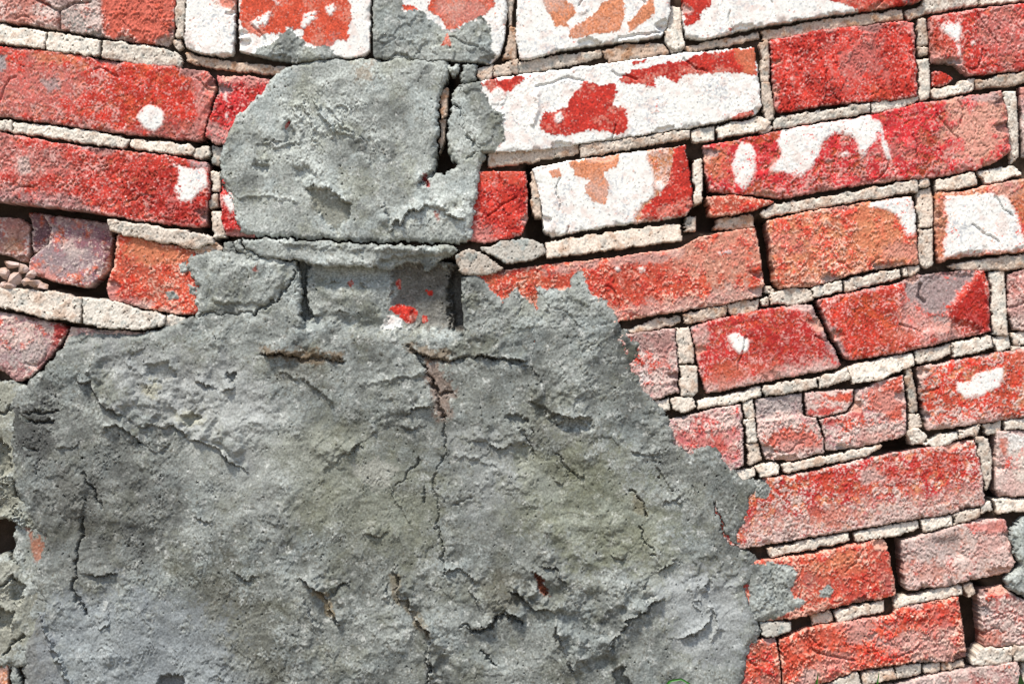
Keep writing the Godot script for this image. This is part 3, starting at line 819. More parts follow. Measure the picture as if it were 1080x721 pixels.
func right_courses() -> void:
	bead([803,46, 810,44, 812,64, 811,85, 803,86], -4.0, 0.25)
	bead([803,88, 812,88, 816,110, 817,124, 808,127, 804,110], -4.0, 0.25)
	brick("deep", 2, 5, [812,43, 862,32, 910,27, 955,22, 964,24, 966,52, 968,102, 948,105, 878,110, 823,119, 818,114, 815,80], [["tint", PINK, [880,50, 920,40, 930,80, 900,95, 880,80], 26.0, 0.35], ["tint", SCARLET, [910,90, 925,88, 938,104, 920,104], 10.0, 0.8], ["tint", PINK, [940,22, 964,24, 964,40, 955,30], 6.0, 0.6]], "crimson brick, fully painted, near the top right")
	bead([969,20, 977,20, 980,46, 970,48], -3.0, 0.1)
	bead([970,50, 979,50, 979,58, 970,58], -4.0, 0.3)
	bead([969,62, 980,62, 981,84, 980,102, 971,106, 970,84], -3.0, 0.1)
	brick("red", 2, 6, [980,18, 1025,10, 1092,2, 1096,72, 1060,76, 1022,80, 1008,68, 996,66, 983,66], [["paint", 1, WHITE, [991,27, 1000,22, 1005,25, 1012,22, 1015,30, 1012,42, 1014,60, 1010,59, 1008,46, 1000,37, 992,32], 1.0], ["paint", 1, WHITE, [1023,44, 1029,42, 1029,48, 1024,49], 0.6], ["tint", PINK, [1030,20, 1080,14, 1080,60, 1040,60], 30.0, 0.4]], "red brick with a dripping spot of white paint at the top right")
	brick("deep", -3, 4, [984,75, 996,75, 1006,83, 1000,89, 984,91], [], "small broken chip of red brick under the dripped brick")
	bead([984,96, 1006,91, 1018,85, 1028,84, 1027,95, 1006,100, 985,104], -1.0)
	bead([1031,86, 1060,79, 1092,74, 1092,84, 1060,90, 1031,93], -2.0, 0.3)
	bead([818,125, 870,116, 917,109, 918,118, 870,126, 818,136], -1.0)
	bead([919,109, 945,106, 968,102, 969,106, 955,112, 921,118], -1.0, 0.05)
	bead([800,128, 808,128, 815,134, 810,139, 800,140], -2.0)
	brick("red", 1, 6, [742,153, 780,147, 826,137, 878,128, 919,121, 968,109, 1020,101, 1056,96, 1062,112, 1067,158, 1056,168, 1033,178, 987,187, 930,192, 870,201, 822,210, 806,206, 770,205, 750,201, 744,180], [["paint", 1, WHITE, [772,176, 776,158, 782,148, 792,152, 798,164, 798,180, 790,196, 783,203, 776,192], 1.4], ["paint", 1, WHITE, [826,136, 872,128, 917,121, 930,129, 936,150, 941,172, 933,164, 927,140, 921,152, 909,167, 901,145, 882,140, 870,148, 864,164, 856,178, 845,187, 834,185, 812,180, 824,162, 819,150], 1.8], ["paint", 1, WHITE, [886,162, 894,158, 896,164, 888,166], 0.6], ["tint", PEACH, [1005,106, 1056,98, 1064,150, 1030,176, 1000,170], 22.0, 0.75], ["tint", ORANGE, [746,156, 770,152, 772,190, 750,190], 16.0, 0.5], ["tint", ASH, [1014,102, 1054,97, 1054,104, 1014,110], 6.0, 0.6], ["tint", PEACH, [812,168, 826,166, 828,180, 812,184], 6.0, 0.6], ["crack", 1.3, 2.5, [988,120, 1002,138, 1012,146]]], "long red brick with a torn sheet of white paint")
	brick("rust", 2, 4, [746,207, 778,206, 806,210, 818,213, 796,222, 770,227, 750,228], [], "thin broken shard of red brick under the torn white paint", {"rough": 1.2})
	bead([758,231, 776,229, 794,226, 796,238, 776,241, 756,240], -6.0, 0.55)
	bead([1059,97, 1071,97, 1074,130, 1076,164, 1068,172, 1067,150], -3.0)
	brick("pale", 0, 5, [1076,92, 1110,90, 1110,164, 1080,166], [["tint", WHITE, [1076,92, 1100,90, 1100,130, 1078,130], 8.0, 0.6]])
	bead([804,224, 815,216, 870,208, 920,199, 968,190, 969,201, 900,212, 850,221, 808,229], -1.0)
	bead([970,189, 980,188, 981,196, 972,198], -3.0)
	bead([969,201, 982,197, 985,215, 984,238, 971,240, 968,220], -3.0, 0.1)
	bead([970,243, 984,241, 985,278, 977,284, 971,276], -3.0, 0.1)
	bead([987,191, 1028,182, 1031,194, 1010,199, 988,200], -2.0)
	bead([1032,181, 1068,175, 1079,182, 1060,189, 1040,193], -2.0)
	brick("orange", 1, 5, [809,233, 852,223, 909,214, 961,207, 965,220, 970,278, 945,281, 917,285, 891,292, 857,302, 823,304, 818,297, 813,258], [["paint", 1, WHITE, [908,217, 920,212, 962,205, 970,236, 968,244, 958,252, 951,238, 944,226, 926,219], 1.6], ["tint", RED, [880,222, 905,216, 908,228, 890,236], 8.0, 0.6], ["tint", ORANGE, [900,222, 940,226, 960,260, 964,276, 910,280, 905,250], 20.0, 0.6]], "orange brick with white paint left on its upper right corner")
	bead([814,309, 836,304, 856,306, 858,316, 838,321, 815,319], -2.0)
	bead([804,315, 810,313, 811,321, 804,322], -4.0)
	bead([808,302, 816,305, 818,308, 808,309], -8.0, 0.2)
	bead([857,303, 888,296, 889,307, 860,313], -1.0)
	bead([891,296, 920,289, 949,284, 950,293, 920,300, 892,307], -1.0)
	bead([952,284, 957,283, 958,291, 952,292], -4.0, 0.2)
	bead([959,282, 970,280, 971,286, 960,291], -3.0, 0.1)
	brick("orange", 2, 6, [988,202, 1015,202, 1034,197, 1092,186, 1096,265, 1040,269, 1003,273, 990,277, 986,240], [["paint", 1, WHITE, [998,207, 1018,206, 1042,202, 1064,208, 1074,228, 1080,252, 1081,264, 1040,267, 1004,270, 994,274, 994,256, 1000,240, 996,220], 2.2], ["tint", TAN, [986,210, 996,212, 998,240, 990,270, 986,270], 10.0, 0.6]], "brick at the right edge coated in white with brown rims")
	bead([1000,280, 1040,273, 1092,268, 1092,280, 1060,284, 1010,285], -3.0, 0.45)
	bead([661,348, 690,337, 718,333, 718,339, 700,345, 668,351], -4.0, 0.2)
	bead([722,332, 745,326, 766,322, 766,332, 745,338, 723,341], -4.0, 0.35)
	bead([769,321, 784,317, 800,316, 800,327, 784,332, 770,331], -3.0, 0.1)
	brick("red", 1, 6, [729,345, 760,335, 800,327, 840,321, 856,321, 868,345, 888,385, 880,389, 820,400, 780,408, 746,415, 740,400], [["paint", 1, WHITE, [766,354, 774,350, 786,354, 791,360, 789,370, 779,374, 772,366], 0.9], ["tint", ASH, [850,322, 858,322, 890,386, 882,386, 866,352], 6.0, 0.7], ["tint", DEEP, [790,360, 850,340, 870,376, 800,392], 26.0, 0.5], ["tint", DUST, [745,404, 820,390, 885,378, 885,392, 745,418], 10.0, 0.7], ["tint", DUST, [729,345, 745,342, 746,360, 734,362], 8.0, 0.6]], "crimson brick with a small square fleck of white paint")
	brick("red", 2, 6, [862,316, 904,307, 945,299, 966,290, 1000,287, 1038,285, 1043,300, 1045,350, 1002,359, 961,370, 900,380, 891,378, 874,346], [["plate", -5.0, [950,300, 968,290, 1030,286, 1022,300, 1006,318, 998,330, 1000,345, 970,350, 955,335], 8.0], ["tint", ASH, [948,298, 966,290, 1030,286, 1024,298, 1004,322, 996,334, 972,330, 960,316], 10.0, 0.85], ["tint", DUST, [955,318, 980,334, 1000,340, 1010,352, 975,362, 955,350], 16.0, 0.5], ["plate", -4.0, [1004,336, 1024,340, 1036,346, 1030,356, 1004,360], 4.0], ["tint", DEEP, [1000,330, 1024,300, 1036,288, 1044,320, 1044,350, 1030,346], 8.0, 0.8], ["crack", 1.8, 5.0, [972,300, 970,312, 976,318]], ["tint", ASH, [866,334, 876,338, 896,372, 892,378, 876,350], 8.0, 0.7]], "crimson brick chipped down to grey in the middle", {"rough": 1.2})
	bead([1045,287, 1060,286, 1062,318, 1063,352, 1049,353, 1047,320], -2.0)
	brick("pale", 0, 6, [1065,289, 1080,284, 1110,280, 1110,348, 1070,348, 1064,330], [["tint", RED, [1066,290, 1100,284, 1100,320, 1070,310], 20.0, 0.4]], "pinkish brick cut by the right edge")
	bead([1069,352, 1110,348, 1110,362, 1072,363], -2.0)
	brick("pale", 0, 5, [648,354, 712,346, 715,380, 716,414, 700,418, 684,423, 656,428, 650,390], [["tint", WHITE, [670,384, 684,382, 686,402, 674,406], 6.0, 0.7], ["tint", PINK, [684,350, 712,348, 714,396, 690,392], 20.0, 0.6]], "narrow pale pink brick end at the edge of the cement")
	bead([713,346, 727,345, 731,364, 732,382, 717,383], -2.0)
	bead([718,386, 735,386, 736,412, 732,418, 719,417], -2.0)
	bead([681,426, 705,420, 707,431, 692,437], -2.0)
	bead([709,421, 730,418, 734,428, 722,435, 712,432], 0.0, 0.0, {"grey": 0.2})
	bead([736,423, 770,416, 802,408, 804,417, 770,426, 738,430], -1.0)
	bead([805,408, 830,403, 861,399, 862,408, 830,414, 806,418], -1.0)
	bead([863,398, 894,388, 897,400, 880,406, 865,409], -1.0)
	bead([895,387, 930,379, 963,372, 965,384, 945,392, 930,400, 900,404], -1.0)
	bead([966,371, 1003,363, 1003,374, 985,380, 968,383], -1.0)
	bead([1005,362, 1045,354, 1047,366, 1025,373, 1006,376], -1.0)
	bead([1049,356, 1064,354, 1066,366, 1053,371], -1.0)
	bead([1068,366, 1110,360, 1110,366, 1070,369], -3.0)
	brick("pale", 0, 5, [672,448, 718,440, 750,432, 782,426, 784,458, 785,490, 771,498, 730,506, 676,512], [["tint", RED, [706,456, 740,446, 752,458, 760,474, 740,474, 716,470], 14.0, 0.6], ["tint", SCARLET, [740,440, 775,450, 780,480, 764,480, 750,460], 16.0, 0.4]], "pale red brick end fringed by ragged cement")
	bead([785,423, 794,422, 796,439, 786,440], -2.0)
	bead([786,442, 796,442, 799,465, 789,467], -2.0, 0.0, {"grey": 0.15})
	bead([789,469, 800,468, 803,484, 791,490], -2.0, 0.2)
	bead([770,499, 796,493, 797,501, 785,507, 771,507], -2.0)
	bead([799,492, 815,487, 822,490, 822,499, 803,503], -2.0)
	bead([824,490, 850,485, 911,473, 930,470, 914,481, 870,489, 826,499], -1.0)
	brick("pale", 0, 5, [798,421, 846,414, 848,438, 861,441, 868,460, 870,477, 834,486, 808,484, 804,470, 799,460], [["tint", ASH, [798,421, 846,414, 848,432, 800,440], 10.0, 0.7], ["tint", SCARLET, [803,464, 816,456, 840,452, 866,458, 862,470, 836,478, 808,472], 8.0, 0.85], ["tint", SCARLET, [832,452, 858,446, 856,452, 840,456], 4.0, 0.8], ["plate", -3.0, [798,418, 848,412, 849,438, 798,444], 4.0]], "left half of a split brick, pale with orange red remains", {"rough": 1.3})
	brick("pale", 0, 4, [849,414, 901,410, 900,424, 892,434, 865,441, 852,438], [["tint", SCARLET, [868,416, 900,412, 899,424, 880,426], 5.0, 0.9], ["tint", RED, [852,432, 890,424, 890,434, 864,440, 852,436], 5.0, 0.85]], "", {"rough": 1.1})
	brick("pale", 0, 5, [903,412, 930,402, 953,395, 956,425, 957,456, 952,461, 904,472, 872,476, 870,458, 865,443, 893,436, 902,425], [["tint", SCARLET, [914,412, 940,400, 953,396, 957,440, 944,446, 930,434, 915,426], 8.0, 0.9], ["tint", RED, [866,444, 890,438, 910,430, 912,440, 880,448], 5.0, 0.7], ["tint", DUST, [900,450, 950,444, 954,460, 900,470], 12.0, 0.5]], "right half of the split brick with a bright orange corner", {"rough": 1.4})
	bead([955,391, 961,389, 966,412, 969,433, 962,436, 958,412], -4.0, 0.4)
	bead([960,438, 970,437, 974,450, 961,453], -4.0, 0.2)
	bead([959,455, 968,452, 978,459, 974,467, 962,469], -2.0)
	brick("worn", 1, 6, [968,387, 1033,375, 1100,364, 1100,437, 1059,443, 1020,449, 979,454, 974,432], [["paint", 1, WHITE, [1009,413, 1010,404, 1023,402, 1025,396, 1059,386, 1060,395, 1054,409, 1034,418, 1018,421], 1.3], ["tint", SCARLET, [982,430, 1000,440, 1002,450, 984,446], 8.0, 0.7]], "worn red brick with an oblong fleck of white paint")
	bead([975,468, 990,459, 1010,455, 1011,463, 990,471], -2.0)
	bead([1012,454, 1034,449, 1030,458, 1013,462], -2.0, 0.1)
	bead([1038,448, 1057,443, 1056,455, 1042,459], -4.0, 0.3)
	bead([1060,444, 1110,438, 1110,450, 1062,453], -2.0)

func lower_courses() -> void:
	brick("worn", 1, 6, [1028,464, 1037,500, 1039,532, 1000,542, 945,551, 870,564, 800,576, 756,582, 752,540, 756,514, 805,505, 852,498, 914,483, 981,471], [["tint", RED, [846,504, 914,486, 1000,470, 1026,470, 1034,500, 960,510, 900,516, 860,520], 22.0, 0.5], ["tint", DUST, [903,494, 920,490, 934,504, 910,508], 8.0, 0.7], ["tint", DUST, [790,548, 880,534, 1000,518, 1038,510, 1038,534, 945,552, 790,578], 20.0, 0.45], ["paint", 2, CEMENT, [796,506, 806,506, 814,516, 808,526, 796,524], 1.2], ["tint", RED, [850,532, 866,528, 866,542, 852,542], 5.0, 0.6]], "long worn red brick, dusty pink along its lower half")
	bead([1030,461, 1042,463, 1046,480, 1046,506, 1042,515, 1037,500], -2.0)
	brick("pale", 0, 5, [1052,455, 1110,452, 1110,522, 1056,524, 1050,515, 1051,480], [["tint", WHITE, [1060,456, 1100,454, 1100,474, 1064,476], 8.0, 0.85], ["tint", RUST, [1054,462, 1062,462, 1062,478, 1056,478], 4.0, 0.7], ["tint", MORTAR, [1070,474, 1100,474, 1100,518, 1072,518], 12.0, 0.6]], "pale brick with white paint at its top, cut by the right edge")
	bead([1049,527, 1110,525, 1110,538, 1054,540], -2.0)
	bead([1036,532, 1045,528, 1047,538, 1037,541], -3.0)
	bead([810,580, 850,571, 895,562, 896,570, 850,580, 813,587], -1.0)
	bead([902,562, 935,555, 969,549, 970,557, 950,564, 905,570], -1.0)
	bead([971,549, 1004,543, 1005,553, 976,560], -1.0)
	bead([1006,541, 1033,536, 1034,545, 1008,553], -1.0)
	brick("rust", 1, 5, [770,598, 806,590, 852,585, 899,574, 930,568, 936,573, 944,612, 945,627, 930,632, 891,638, 847,651, 806,655, 774,658], [["paint", 2, CEMENT, [790,596, 815,592, 836,597, 842,606, 834,620, 838,630, 852,633, 834,646, 790,662], 1.8], ["paint", 2, CEMENT, [864,622, 874,616, 880,622, 874,630, 864,630], 1.0], ["tint", ORANGE, [850,590, 900,578, 910,600, 870,606], 14.0, 0.6], ["tint", RED, [870,606, 935,590, 940,620, 890,630], 22.0, 0.4], ["tint", MAUVE, [926,610, 944,606, 945,628, 926,632], 10.0, 0.4]], "orange red brick with cement stuck on its left end")
	brick("pale", 0, 7, [952,570, 981,562, 1033,548, 1060,547, 1064,560, 1072,592, 1066,604, 1038,609, 997,619, 957,623, 953,607], [["tint", RED, [1020,554, 1060,548, 1066,566, 1058,564, 1030,562], 8.0, 0.5], ["tint", ASH, [955,570, 1000,566, 1010,590, 960,600], 22.0, 0.3], ["plate", -3.0, [985,570, 1010,566, 1020,586, 1000,592], 8.0]], "pale greyish pink broken brick at the lower right", {"rough": 1.7})
	bead([944,632, 980,624, 1015,617, 1016,626, 980,633, 946,640], -3.0, 0.2)
	bead([1017,618, 1026,616, 1030,626, 1022,630], -6.0, 0.3)
	brick("rust", 1, 6, [822,675, 852,662, 893,655, 942,648, 946,641, 980,635, 1012,629, 1016,664, 1020,692, 1005,698, 961,699, 909,706, 870,720, 828,742, 825,700], [["tint", SCARLET, [822,672, 890,660, 900,690, 860,712, 826,720], 24.0, 0.5], ["tint", DUST, [920,672, 960,664, 1014,662, 1018,692, 960,696, 920,690], 22.0, 0.55], ["tint", RED, [950,644, 1010,632, 1012,655, 970,664], 16.0, 0.5], ["tint", DUST, [844,704, 860,702, 862,722, 840,726], 8.0, 0.6], ["crack", 1.5, 3.5, [852,668, 856,684, 866,690, 900,696]]], "long orange red brick near the wall's foot", {"rough": 1.4})
	brick("rust", 0, 4, [764,680, 818,672, 822,690, 826,742, 766,742], [], "short orange red brick at the cement's lower corner", {"rough": 1.4})
	brick("pale", 0, 6, [1034,622, 1058,618, 1078,632, 1110,632, 1110,678, 1054,682, 1040,683, 1036,655], [["tint", RED, [1036,622, 1056,620, 1062,628, 1044,632], 6.0, 0.7]], "pale pink brick at the lower right edge beside a black gap", {"rough": 1.3})
	bead([857,649, 878,645, 880,655, 858,659], -5.0, 0.35)
	bead([880,645, 906,640, 932,635, 933,644, 905,651, 884,657], -1.0)
	bead([802,656, 834,656, 834,664, 820,670, 804,670], -1.0, 0.0, {"grey": 0.6})
	bead([1026,700, 1034,685, 1068,682, 1068,697, 1045,701], -1.0)
	bead([1070,682, 1110,679, 1110,694, 1070,697], -1.0)
	brick("pale", 0, 5, [944,722, 985,711, 1028,704, 1074,697, 1077,712, 1077,745, 944,745], [["tint", ASH, [944,716, 1000,708, 1000,735, 944,735], 16.0, 0.4]], "pale pink brick at the wall's foot")
	bead([911,710, 942,704, 946,715, 912,722], -3.0, 0.2)
	bead([945,704, 972,700, 972,711, 948,715], -3.0, 0.1)
	bead([974,701, 992,700, 992,707, 976,710], -3.0, 0.2)
	bead([995,700, 1017,697, 1018,703, 996,707], -3.0, 0.25)
	bead([866,724, 905,709, 908,722, 880,742, 858,742], -1.0, 0.0, {"grey": 0.3})
	bead([910,726, 942,722, 942,745, 910,745], -5.0, 0.2, {"grey": 0.4})
	bead([1080,700, 1110,697, 1110,745, 1080,745], -8.0, 0.3)

func cement_repairs() -> void:
	var pitd := Color(0.20, 0.13, 0.08)
	# upper repair
	cement("cement_patch", 3.6, 6, [281,90, 290,78, 300,70, 330,61, 370,62, 420,61, 470,62, 476,74, 468,92, 464,120, 462,150, 459,166, 460,184, 470,182, 480,176, 474,160, 470,146, 474,122, 478,96, 488,88, 500,90, 510,100, 513,140, 512,160, 508,182, 502,215, 497,252, 482,258, 440,256, 380,255, 330,252, 280,249, 252,248, 247,225, 240,200, 232,186, 231,165, 238,140, 250,120, 268,104], [
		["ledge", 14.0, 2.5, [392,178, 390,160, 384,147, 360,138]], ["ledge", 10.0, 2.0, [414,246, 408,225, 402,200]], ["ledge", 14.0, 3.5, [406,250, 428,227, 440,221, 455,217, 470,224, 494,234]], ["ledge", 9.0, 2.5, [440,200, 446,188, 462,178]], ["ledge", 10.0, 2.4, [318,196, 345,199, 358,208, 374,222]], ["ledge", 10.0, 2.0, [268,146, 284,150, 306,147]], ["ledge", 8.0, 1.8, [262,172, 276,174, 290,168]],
		["crack", 2.0, 8.0, [479,108, 488,120, 492,140, 498,150, 505,160]], ["crack", 1.3, 4.0, [493,166, 502,160, 508,158]],
		["plate", -3.4, [300,128, 304,127, 309,140, 311,156, 305,158, 301,145], 4.0], ["ridge", 4.0, 3.0, [313,112, 318,130, 316,150]], ["ridge", 3.5, 3.5, [334,112, 346,128, 352,142]], ["ridge", 3.0, 3.0, [342,118, 360,138, 372,144]],
		
		["plate", -3.5, [322,200, 345,198, 358,208, 370,218, 368,232, 355,246, 344,236, 332,216], 3.0], ["tint", Color(0.20,0.19,0.14), [322,200, 345,198, 370,218, 366,232, 355,246, 340,230], 8.0, 0.6],
		["rough", 1.6, [412,244, 428,228, 455,219, 486,232, 496,250, 470,260, 414,258]],
		["tint", Color(0.33,0.10,0.08), [457,222, 462,222, 466,240, 460,236], 3.0, 0.9], ["tint", DEEP, [443,186, 450,184, 451,196, 447,196], 3.0, 0.9], ["plate", -6.0, [443,187, 462,178, 460,184, 449,190, 450,196, 446,196], 2.0],
		["plate", -3.0, [268,170, 284,174, 284,182, 270,180], 4.0], ["rough", 0.8, [250,90, 330,80, 330,170, 240,190]], ["ridge", 2.2, 3.5, [332,108, 344,126, 350,140]], ["ridge", 2.0, 3.0, [346,112, 362,132, 376,142]], ["ridge", 2.0, 3.0, [322,112, 330,128, 332,150]], ["ridge", 2.4, 3.0, [270,150, 290,154, 312,150]], ["ridge", 2.6, 2.5, [250,208, 280,206, 312,212]], ["streak", [300,90, 400,90, 420,170, 300,170], 48.0, 2.0],
		["tint", Color(0.42,0.30,0.20), [374,70, 392,70, 388,84, 374,84], 12.0, 0.45], ["rough", -0.35, [370,80, 462,80, 456,160, 390,150]], ["plate", -3.0, [310,176, 322,176, 334,186, 320,192, 312,186], 6.0]], "upper grey cement patch between the red and the white bricks", {"und": 0.6, "rough": 0.8, "rim": -2.0, "ragged": 3.0, "shade": 1.12})
	bead([466,94, 472,92, 471,120, 466,124], -6.0, 0.5)
	bead([465,126, 470,124, 468,148, 463,160], -7.0, 0.55)
	cement("cement_chip", 2, 4, [470,68, 488,67, 486,74, 478,82, 473,76])
	cement("cement_chip", 2, 4, [490,68, 503,69, 505,84, 492,89, 482,86, 486,76])
	bead([503,72, 520,68, 518,82, 507,84], -3.0, 0.3)
	bead([522,70, 546,62, 546,76, 520,80], -3.0, 0.35)
	cement("cement_chip", 3, 4, [306,68, 328,66, 322,76, 308,84, 304,78])
	# the ledge and its neighbours
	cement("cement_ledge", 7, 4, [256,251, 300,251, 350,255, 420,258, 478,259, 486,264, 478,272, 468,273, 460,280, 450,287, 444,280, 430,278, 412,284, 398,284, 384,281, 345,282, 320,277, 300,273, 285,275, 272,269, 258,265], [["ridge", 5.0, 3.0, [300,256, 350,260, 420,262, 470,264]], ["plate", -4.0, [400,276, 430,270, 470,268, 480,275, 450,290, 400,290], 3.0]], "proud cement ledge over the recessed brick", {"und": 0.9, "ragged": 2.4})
	cement("cement_chip", 5, 4, [246,254, 255,252, 258,264, 276,270, 272,276, 258,270, 248,264])
	cement("cement_chip", 2, 4, [236,254, 246,254, 250,266, 240,268, 234,262], [], "", {"rough": 1.2})
	cement("cement_chip", 2.6, 7, [196,268, 230,262, 262,266, 290,270, 312,276, 316,300, 316,330, 300,350, 266,356, 230,350, 206,342, 206,320, 206,300, 196,286], [["plate", 2.0, [222,274, 300,278, 300,300, 280,320, 226,320, 222,300], 5.0], ["crack", 2.2, 8.0, [309,284, 308,294, 298,310, 284,321, 268,330]], ["crack", 1.5, 4.0, [268,330, 240,330, 212,332]], ["tint", Color(0.36,0.10,0.08), [267,282, 273,280, 272,288, 267,287], 2.0, 0.9]], "cement slab cracked away beside the orange red brick", {"rim": -2.5})
	cement("cement_chip", 2, 6, [296,330, 308,300, 312,280, 317,284, 318,330, 322,352, 306,352, 296,346])
	# the main repair over the lower left
	cement("cement_patch", 4.6, 9, [8,418, 18,408, 36,398, 52,380, 66,366, 80,360, 108,354, 150,352, 176,344, 200,333, 226,330, 266,333, 292,322, 306,332, 318,346, 345,350, 420,352, 486,356, 492,346, 540,345, 600,341, 648,339, 664,350, 680,362, 676,376, 670,388, 680,402, 684,412, 694,426, 706,438, 712,452, 714,468, 728,480, 736,468, 750,466, 762,474, 772,492, 784,504, 800,506, 806,514, 796,526, 792,546, 782,564, 790,580, 800,590, 798,606, 792,625, 800,650, 802,668, 792,688, 786,720, 786,748, 34,748, 24,720, 22,690, 34,650, 44,638, 30,610, 38,590, 46,570, 28,545, 14,520, 8,480], [
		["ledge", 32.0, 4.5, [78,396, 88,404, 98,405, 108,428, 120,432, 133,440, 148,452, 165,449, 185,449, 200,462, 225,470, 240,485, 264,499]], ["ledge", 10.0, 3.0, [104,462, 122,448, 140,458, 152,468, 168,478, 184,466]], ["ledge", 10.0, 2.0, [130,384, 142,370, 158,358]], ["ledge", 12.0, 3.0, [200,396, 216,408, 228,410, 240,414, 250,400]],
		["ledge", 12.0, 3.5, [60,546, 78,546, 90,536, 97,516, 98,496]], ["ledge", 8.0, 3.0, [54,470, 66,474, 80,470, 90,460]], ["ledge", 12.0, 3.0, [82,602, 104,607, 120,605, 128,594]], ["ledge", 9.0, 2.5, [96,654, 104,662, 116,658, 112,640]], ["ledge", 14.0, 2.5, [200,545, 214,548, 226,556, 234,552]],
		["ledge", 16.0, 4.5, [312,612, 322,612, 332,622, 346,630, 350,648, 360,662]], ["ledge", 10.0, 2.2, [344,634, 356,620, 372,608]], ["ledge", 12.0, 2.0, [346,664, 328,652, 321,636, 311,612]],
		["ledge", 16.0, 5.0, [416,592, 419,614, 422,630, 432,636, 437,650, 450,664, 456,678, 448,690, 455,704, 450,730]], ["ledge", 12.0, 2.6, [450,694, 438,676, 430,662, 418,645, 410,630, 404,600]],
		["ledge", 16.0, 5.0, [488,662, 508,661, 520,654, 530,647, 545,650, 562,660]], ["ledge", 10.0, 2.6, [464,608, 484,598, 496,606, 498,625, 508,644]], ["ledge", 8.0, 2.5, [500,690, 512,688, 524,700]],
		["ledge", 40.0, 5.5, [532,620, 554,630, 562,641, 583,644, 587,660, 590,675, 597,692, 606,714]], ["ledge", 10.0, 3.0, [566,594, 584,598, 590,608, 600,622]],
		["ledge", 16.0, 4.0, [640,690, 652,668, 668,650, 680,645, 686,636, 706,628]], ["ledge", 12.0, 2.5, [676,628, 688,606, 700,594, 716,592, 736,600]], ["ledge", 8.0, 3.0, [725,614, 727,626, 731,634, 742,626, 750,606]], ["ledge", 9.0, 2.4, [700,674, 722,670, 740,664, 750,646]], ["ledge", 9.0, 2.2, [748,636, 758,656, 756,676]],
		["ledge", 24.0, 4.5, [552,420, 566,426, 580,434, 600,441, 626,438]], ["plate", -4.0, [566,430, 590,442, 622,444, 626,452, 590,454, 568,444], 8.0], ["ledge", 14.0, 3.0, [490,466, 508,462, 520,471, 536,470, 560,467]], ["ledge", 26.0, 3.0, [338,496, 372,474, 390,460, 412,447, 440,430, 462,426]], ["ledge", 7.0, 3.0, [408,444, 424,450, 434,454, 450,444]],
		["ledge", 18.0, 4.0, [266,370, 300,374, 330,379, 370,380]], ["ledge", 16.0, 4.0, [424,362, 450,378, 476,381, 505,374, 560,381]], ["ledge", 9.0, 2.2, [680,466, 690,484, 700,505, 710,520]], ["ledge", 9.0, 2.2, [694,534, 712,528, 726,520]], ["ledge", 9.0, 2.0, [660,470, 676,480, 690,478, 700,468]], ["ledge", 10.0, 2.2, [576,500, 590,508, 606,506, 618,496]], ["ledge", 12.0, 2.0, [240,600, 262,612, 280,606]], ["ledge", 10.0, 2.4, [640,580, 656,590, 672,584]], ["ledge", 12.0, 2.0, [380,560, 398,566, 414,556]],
		["rough", 2.0, [8,420, 85,412, 130,452, 190,476, 232,520, 150,590, 60,560, 10,500]],
		
		
		["ridge", 3.0, 2.0, [133,380, 150,394, 160,408, 158,420]], ["plate", -3.0, [155,386, 178,382, 186,396, 172,404, 160,400], 4.0],
		["plate", -5.0, [240,395, 248,394, 250,401, 244,402], 2.0], 
		["plate", -4.0, [192,444, 206,434, 214,440, 202,448], 3.0], ["tint", Color(0.30,0.27,0.10), [188,440, 210,432, 216,444, 200,450], 8.0, 0.7], ["tint", Color(0.34,0.30,0.14), [150,406, 164,404, 164,420, 152,420], 8.0, 0.6],
		["crack", 2.2, 8.0, [22,440, 40,446, 56,444]], ["crack", 2.0, 7.0, [30,434, 48,436, 62,432]], ["crack", 2.0, 6.0, [88,498, 100,520, 110,534]], ["crack", 2.0, 6.0, [24,470, 40,476]],
		["crack", 2.0, 7.0, [88,544, 88,560, 82,580, 80,606, 76,618, 92,648]], 
		
		["ridge", 2.6, 6.5, [40,642, 48,662, 56,682, 66,700, 78,726]], ["tint", Color(0.16,0.16,0.17), [22,650, 42,650, 66,702, 76,748, 24,748], 12.0, 0.55],
		["streak", [110,600, 240,560, 300,640, 330,748, 90,748, 80,660], 52.0, 1.3], ["streak", [300,520, 420,500, 420,600, 320,620], 80.0, 0.8], ["streak", [560,360, 680,352, 680,420, 580,432], -32.0, 1.8], ["streak", [570,610, 680,560, 700,620, 660,700, 590,690], 50.0, 1.1], ["streak", [270,640, 420,640, 440,745, 270,745], 40.0, 0.9],
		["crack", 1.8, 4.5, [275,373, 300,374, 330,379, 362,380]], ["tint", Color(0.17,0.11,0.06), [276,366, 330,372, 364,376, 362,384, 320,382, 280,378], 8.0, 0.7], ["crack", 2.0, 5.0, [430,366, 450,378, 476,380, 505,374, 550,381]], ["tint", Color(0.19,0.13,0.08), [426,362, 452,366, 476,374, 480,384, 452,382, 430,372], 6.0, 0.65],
		["crack", 2.2, 7.0, [440,372, 452,396, 460,410, 462,425, 470,440]], ["crack", 2.8, 7.0, [455,404, 464,416, 476,416]], ["tint", Color(0.24,0.13,0.09), [448,384, 466,384, 478,410, 472,442, 456,440, 452,410], 8.0, 0.55], ["crack", 1.4, 4.0, [470,440, 470,480, 460,494, 456,506, 462,530, 461,556, 467,580, 470,604]], ["rough", 1.3, [436,366, 476,366, 484,410, 476,446, 452,446, 446,400]],
		["ridge", 3.0, 4.0, [300,392, 326,402, 340,412, 350,424]], ["ridge", 3.0, 2.0, [380,404, 420,398, 450,392]],
